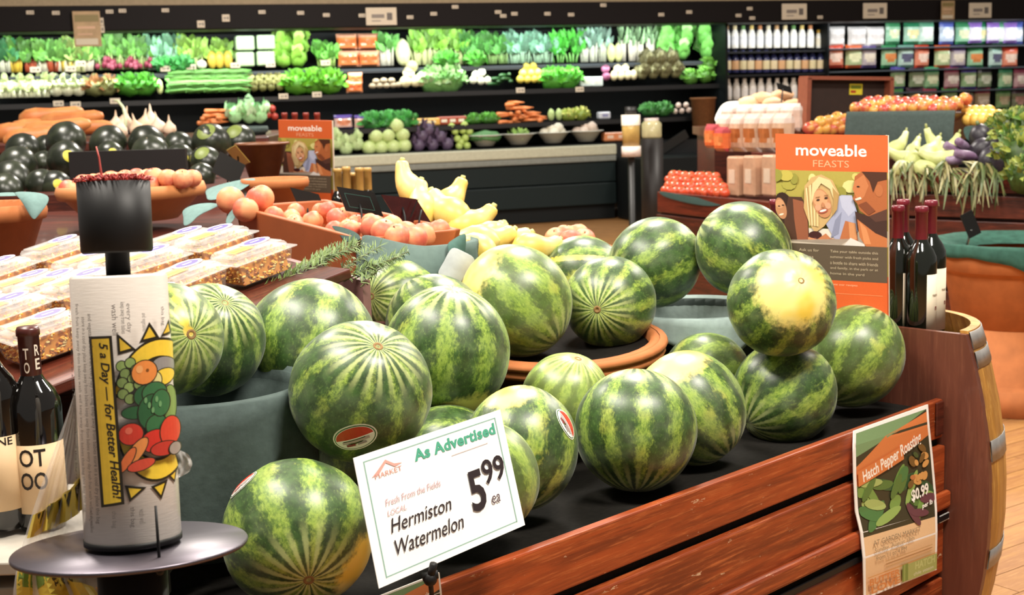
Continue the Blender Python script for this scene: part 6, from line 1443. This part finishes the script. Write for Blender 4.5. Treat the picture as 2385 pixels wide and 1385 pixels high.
# brown display box with a yellow sticker
q = quad_px([(1872, 182), (2064, 184), (2064, 300), (1874, 300)], 9.4); c = (q[0] + q[2]) / 2
bxx = thing('display_box', 'dark brown open display box with reddish frame and a yellow sticker', 'box', c)
x = (q[1] - q[0]).normalized(); y = Vector((0, 0, 1)).cross(x); RB = Matrix((x, y, Vector((0, 0, 1)))).transposed(); bxx.rotation_euler = RB.to_euler(); wd = (q[1] - q[0]).length; hh = (q[0] - q[3]).length
MB().box((0, .02, 0), (wd * .96, .02, hh * .96)).build('back_board', M('box_dark', '2c1a12', rough=.6, var=.15), bxx)
RW = wood('red_wood', '3f150e', '6e2a1a', '8a3a26', grain=(1.5, 18, 18)); RW2 = M('red_frame', '8a4a34', rough=.5, var=.15)
MB().box((0, 0, hh / 2), (wd + .02, .14, .025)).build('top_rail', RW2, bxx)
for s in (-1, 1): MB().box((s * wd / 2, 0, 0), (.03, .14, hh)).build('side_post', RW2, bxx)
MB().box((0, 0, -hh / 2), (wd, .14, .03)).build('bottom_rail', RW2, bxx)
pr = Print(); pr.rect(0, 0, .10, .075, 'd9c832'); pr.rect(.01, .04, .09, .065, '7a8a2a'); pr.rect(.01, .012, .05, .03, 'a8381e')
pr.lay('sticker', lambda X, Y, k: Vector((.0 + X + .03, .008 - k, hh * .18 + Y)), bxx)
lw = RB.transposed() @ Vector((0, 0, 0))
MB().box((0, .35, -hh / 2 - (c.z - hh / 2) / 2), (wd, .7, c.z - hh / 2)).build('plinth', DARK_WOOD, bxx)

# left part of the stands: bags, packages, tomatoes
a2, b2 = P(1535, 455, 8.9), P(1850, 455, 7.7); RS2 = stand_frame(a2, b2); L2 = (b2 - a2).length
s2 = thing('produce_stand', 'dark wooden stepped stand with tomatoes and bags, left of the large orange poster', 'produce stand', Vector((a2.x, a2.y, 0)), None, RS2)
O2 = Vector((a2.x, a2.y, 0))
def S2(px, py, back):
    y = RS2 @ Vector((0, 1, 0)); r = ray(px, py); return CAMP + r * ((O2 + y * back - CAMP).dot(y) / r.dot(y))
def zz2(px, py, back): return S2(px, py, back).z
zA = zz2(1600, 452, 0); zB = zz2(1700, 352, .55)
for k, (d0, d1) in enumerate(((0, .13), (.145, .27), (.285, .42), (.44, .70))): MB().box((L2 / 2, -.01 * k, zA - (d0 + d1) / 2), (L2, .03, d1 - d0)).build('plank', RW if k == 0 else DARK_WOOD, s2, bevel=.004)
MB().box((L2 / 2, .62, (zA - .03) / 2), (L2, 1.22, zA - .03)).build('stand_body', DARK_WOOD, s2)
MB().box((L2 / 2 + .12, .56, zB - .08), (L2 * .8, .03, .16)).build('plank', RW, s2, bevel=.004); MB().box((L2 / 2 + .12, .92, zB / 2), (L2 * .8, .68, zB - .04)).build('upper_step', DARK_WOOD, s2)
TOM = two_tone('tomato_skin', 'cf4a2c', 'd9603a', scale=8, rough=.28, c='b83a24')
def mk_tom(): 
    o = MB().ball((0, 0, 0), (.036, .036, .030), 14, 10, jit=.03).build('tomato', TOM); MB().tube([(0, 0, .027), (.002, 0, .036)], .004, 5, (.10, .2, .04)).build('stem', PAINT, o); return o
pts = []
for j in range(4):
    for i in range(11 - j): pts.append(S2(1548 + i * 14 + j * 7 + rr_.uniform(-3, 3), 444 - j * 12 - abs(i - 4) * .3 + i * .6, .10 + .09 * j))
many('tom', mk_tom, pts, 'red tomato', 'heaped on the stand left of the large poster', 'tomato', 'tomato heap')
cloth_piece('cloth', 'dark green cloth edge under the tomatoes', [[(1528, 440, 8.85), (1580, 452, 8.65), (1640, 462, 8.45), (1700, 462, 8.25)], [(1535, 456, 8.8), (1590, 472, 8.6), (1645, 482, 8.4), (1690, 480, 8.25)]], mat=M('dark_green_cloth', '2f423d'))
row_labels([place(proto('bread', lambda: mk_bag('c9a58a', .17, .26, .10, 'd8c4b8', 'b06a3c')), S2(px, 352 + (px - 1690) * .02, .62 + .02 * (k % 2)), RS2.to_euler(), (1, 1, .95)) for k, px in enumerate((1690, 1722, 1756, 1790, 1824))], 'pinkish bag of brown snacks', 'on the upper step of the stand', 'bag', 'snack bags on the upper step')
row_labels([place(proto('bread2', lambda: mk_bag('d0b4a4', .19, .20, .09, 'e0d0c8', 'c8a090')), S2(px, 305, .85), RS2.to_euler(), (1, 1, .9)) for k, px in enumerate((1702, 1738, 1774, 1810, 1842))], 'pinkish bag of brown snacks', 'in the back row of the upper step', 'bag', 'snack bags in the back row')
row_labels([place(proto('pkg', lambda: mk_pack('c49a7c', .12, .09, .25, lab='d8c0a8')), S2(px, 456, .32), RS2.to_euler(), 1.0) for px in (1718, 1756, 1800)], 'tan paper package', 'standing below the snack bags', 'package', 'paper packages on the stand')
row_labels([place(proto('oyb', lambda: mk_bag('d86a3a', .14, .16, .08, 'b04a50', 'e08a50')), S2(px, py, .5), RS2.to_euler(), 1.0) for px, py in ((1660, 345), (1682, 352))], 'orange and red bag', 'at the left end of the upper step', 'bag', 'orange bags')
# pale loaves, paper and fruit behind the snack bags
lt = thing('display_table', 'dark plinth table under the pale loaves and white paper', 'table', P(1760, 290, 10.3)); zl = P(1770, 292, 9.9).z - .02; lt.location.z = 0
MB().box((-.12, 0.05, zl - .03), (.56, 1.0, .06)).build('table_top', DARK_WOOD, lt); MB().box((-.12, 0.05, (zl - .06) / 2), (.5, .9, zl - .06)).build('table_body', DARK_WOOD, lt)
WP = M('white_paper', 'efe9e2', rough=.7, var=.05)
cloth_piece('paper_sheet', 'white paper sheet sloping at the back of the snack bags', [[(1682, 236, 10.6), (1720, 232, 10.6), (1790, 240, 10.4)], [(1668, 262, 10.2), (1715, 262, 10.2), (1790, 266, 10.1)], [(1656, 288, 9.9), (1700, 290, 9.9), (1780, 290, 9.8)]], mat=WP)
LOAF = two_tone('loaf_crust', 'dcae84', 'e8c8a4', scale=7, rough=.6, c='c8925c')
def mk_loaf(): return MB().ball((0, 0, 0), (.09, .055, .045), 16, 10, jit=.12, seed=3).build('loaf', LOAF)
row_labels([place(proto('loaf', mk_loaf), P(px, py, d), (0, 0, rz), s) for px, py, d, rz, s in ((1745, 238, 10.4, .2, 1), (1775, 228, 10.4, -.3, 1), (1800, 240, 10.2, .5, 1), (1822, 222, 10.3, .1, 1.0), (1745, 262, 10.1, .3, 1.0), (1785, 258, 10.0, .0, 1), (1820, 255, 9.9, .3, 1), (1850, 245, 9.9, 0, 1.0), (1815, 278, 9.8, .2, 1.0), (1770, 280, 9.8, -.2, 1))], 'pale tan loaf', 'behind the snack bags, left of the brown box', 'loaf', 'loaves behind the snack bags')
sp_ = sign_plate('small black sign plate tilted above the loaves', [(1808, 192), (1842, 202), (1838, 222), (1812, 208)], 10.1)
MB().tube([Vector(), Vector((-.03, 0, -.30))], .006, 6).build('stake', BLACK, sp_)
row_labels([place(proto('apple', mk_apple), P(px, py, 8.6), rrot(), 1.15) for px, py in ((1896, 296), (1912, 286), (1930, 282), (1946, 290), (1960, 284), (1904, 304), (1940, 300), (1925, 300), (1960, 300), (1978, 296), (1950, 276), (1970, 280), (1885, 300), (1990, 300))], 'speckled red-gold fruit', 'just over the top edge of the large poster', 'fruit', 'fruit above the large poster')
ft = thing('fruit_crate', 'wooden crate under the speckled fruit behind the large poster', 'crate', P(1940, 330, 8.7)); ft.rotation_euler = RS2.to_euler()
zf = P(1940, 308, 8.6).z - .02 - ft.location.z
zlow = zB + .01 - ft.location.z; MB().box((.05, .1, (zf + zlow) / 2), (.5, .4, zf - zlow)).build('crate_body', DARK_WOOD, ft)
# basket and small stand by the end of the bumper
bs = pot('basket', 'brown woven basket at the end of the vegetable shelves', Wp(1638, 300, -.05), .15, .36, taper=.8, rim=.02, cat='basket', mat=M('basket_brown', '8a5a34', rough=.7, var=.3, scale=60, bump=.4))
t = thing('bag_stand', 'far pale bag roll on a dark stand in front of the white bowls', 'bag stand', P(1470, 340, 12.0))
MB().lathe([(0, -.09), (.085, -.09), (.085, .0), (0, 0)], 20, srgb('d8c8c0')).build('base', PAINT, t); MB().lathe([(0, .0), (.075, .0), (.08, .27), (0, .27)], 24, srgb('b99a5a')).build('roll_body', GLOSS, t); MB().lathe([(.082, .18), (.083, .27), (.02, .272), (0, .272)], 24, srgb('e8dccb')).build('roll_top', PAINT, t); MB().lathe([(0, .27), (.05, .272), (.05, .34), (0, .34)], 20, srgb('1a1818')).build('cup', PAINT, t); MB().lathe([(.03, -1.26), (.03, -.09), (0, -.09)], 12, srgb('181818')).build('post', PAINT, t)
t = thing('glass_jar', 'small jar of pale fruit right of the far bag roll', 'jar', P(1518, 322, 12.3)); MB().lathe([(0, 0), (.085, 0), (.09, .02), (.09, .13), (.06, .16), (0, .16)], 20, srgb('a8a07a')).build('jar_body', GLOSS, t); MB().lathe([(.065, .15), (.065, .18), (0, .18)], 16, srgb('b8a8a0')).build('lid', PAINT, t); MB().lathe([(0, -1.1), (.1, -1.1), (.1, 0), (0, 0)], 14, srgb('1c1614')).build('plinth', PAINT, t)
o = thing('end_counter', 'dark counter end with a slanted board at the right end of the vegetable case', 'counter', Vector((Wp(1435, 400, .0).x, Wp(1435, 400, 0).y, 0)), None, WR)
MB().box((.55, -.36, .35), (1.1, .7, .70)).build('counter_body', CASE_D, o, bevel=.01); MB().box((.6, -.05, .78), (.62, .03, .10), rot=Matrix.Rotation(-.5, 3, 'Y')).build('slanted_board', M('board_black', '1c1a18', rough=.4), o)

# ================================================================ stacked terracotta pots on the floor at the right
c = PZ(2412, 970, 0) + Vector((0, 0.30, 0)); 
def mkpot(name, label, z, flip):
    t = thing(name, label, 'pot', Vector((c.x, c.y, z)))
    pr_ = [(0, 0), (.265, 0), (.305, .24), (.318, .255), (.345, .262), (.358, .37), (.33, .372), (.31, .27), (.255, .02), (0, .02)]
    if flip: pr_ = [(r, .372 - zz) for r, zz in pr_][::-1]
    MB().lathe(pr_, 56).build('pot_body', TERRA, t); return t
mkpot('terracotta_pot', 'large upturned terracotta pot on the floor, lower one of the stack', 0.0, True)
tpot = mkpot('terracotta_pot', 'large terracotta pot with green cloth over its rim, stacked on the upturned one', .373, False)
g = []
for k in range(6):
    r_ = []
    for j in range(49):
        an = 2 * PI * j / 48; s = max(0, (k - 2) / 3); dr = .012 + .15 * math.exp(-((an - 4.85) / .42) ** 2) + .05 * math.exp(-((an - 1.5) / .6) ** 2) + .006 * math.sin(an * 11)
        r = (.2, .33, .352, .364, .37, .374)[k] + .006 * math.sin(an * 13); r_.append((r * math.cos(an), r * math.sin(an), (.34, .372, .385, .38, .36, .34)[k] - dr * s * .8))
    g.append(r_)
MB().sheet(g).build('cloth', M('teal_cloth', '2f5347', rough=.85, var=.3, scale=25, bump=.3, spec=.2), tpot, solid=.004)
sp_ = sign_plate('tilted black sign plate clipped to the cloth-covered pot rim', [(2236, 502), (2264, 488), (2288, 545), (2258, 556)], 6.2)
MB().tube([Vector((0, 0, -.02)), P(2250, 576, 6.28) - Vector(sp_.location)], .006, 6).build('clip', M('steel_clip', 'a8a8a4', rough=.25, metal=.8), sp_)
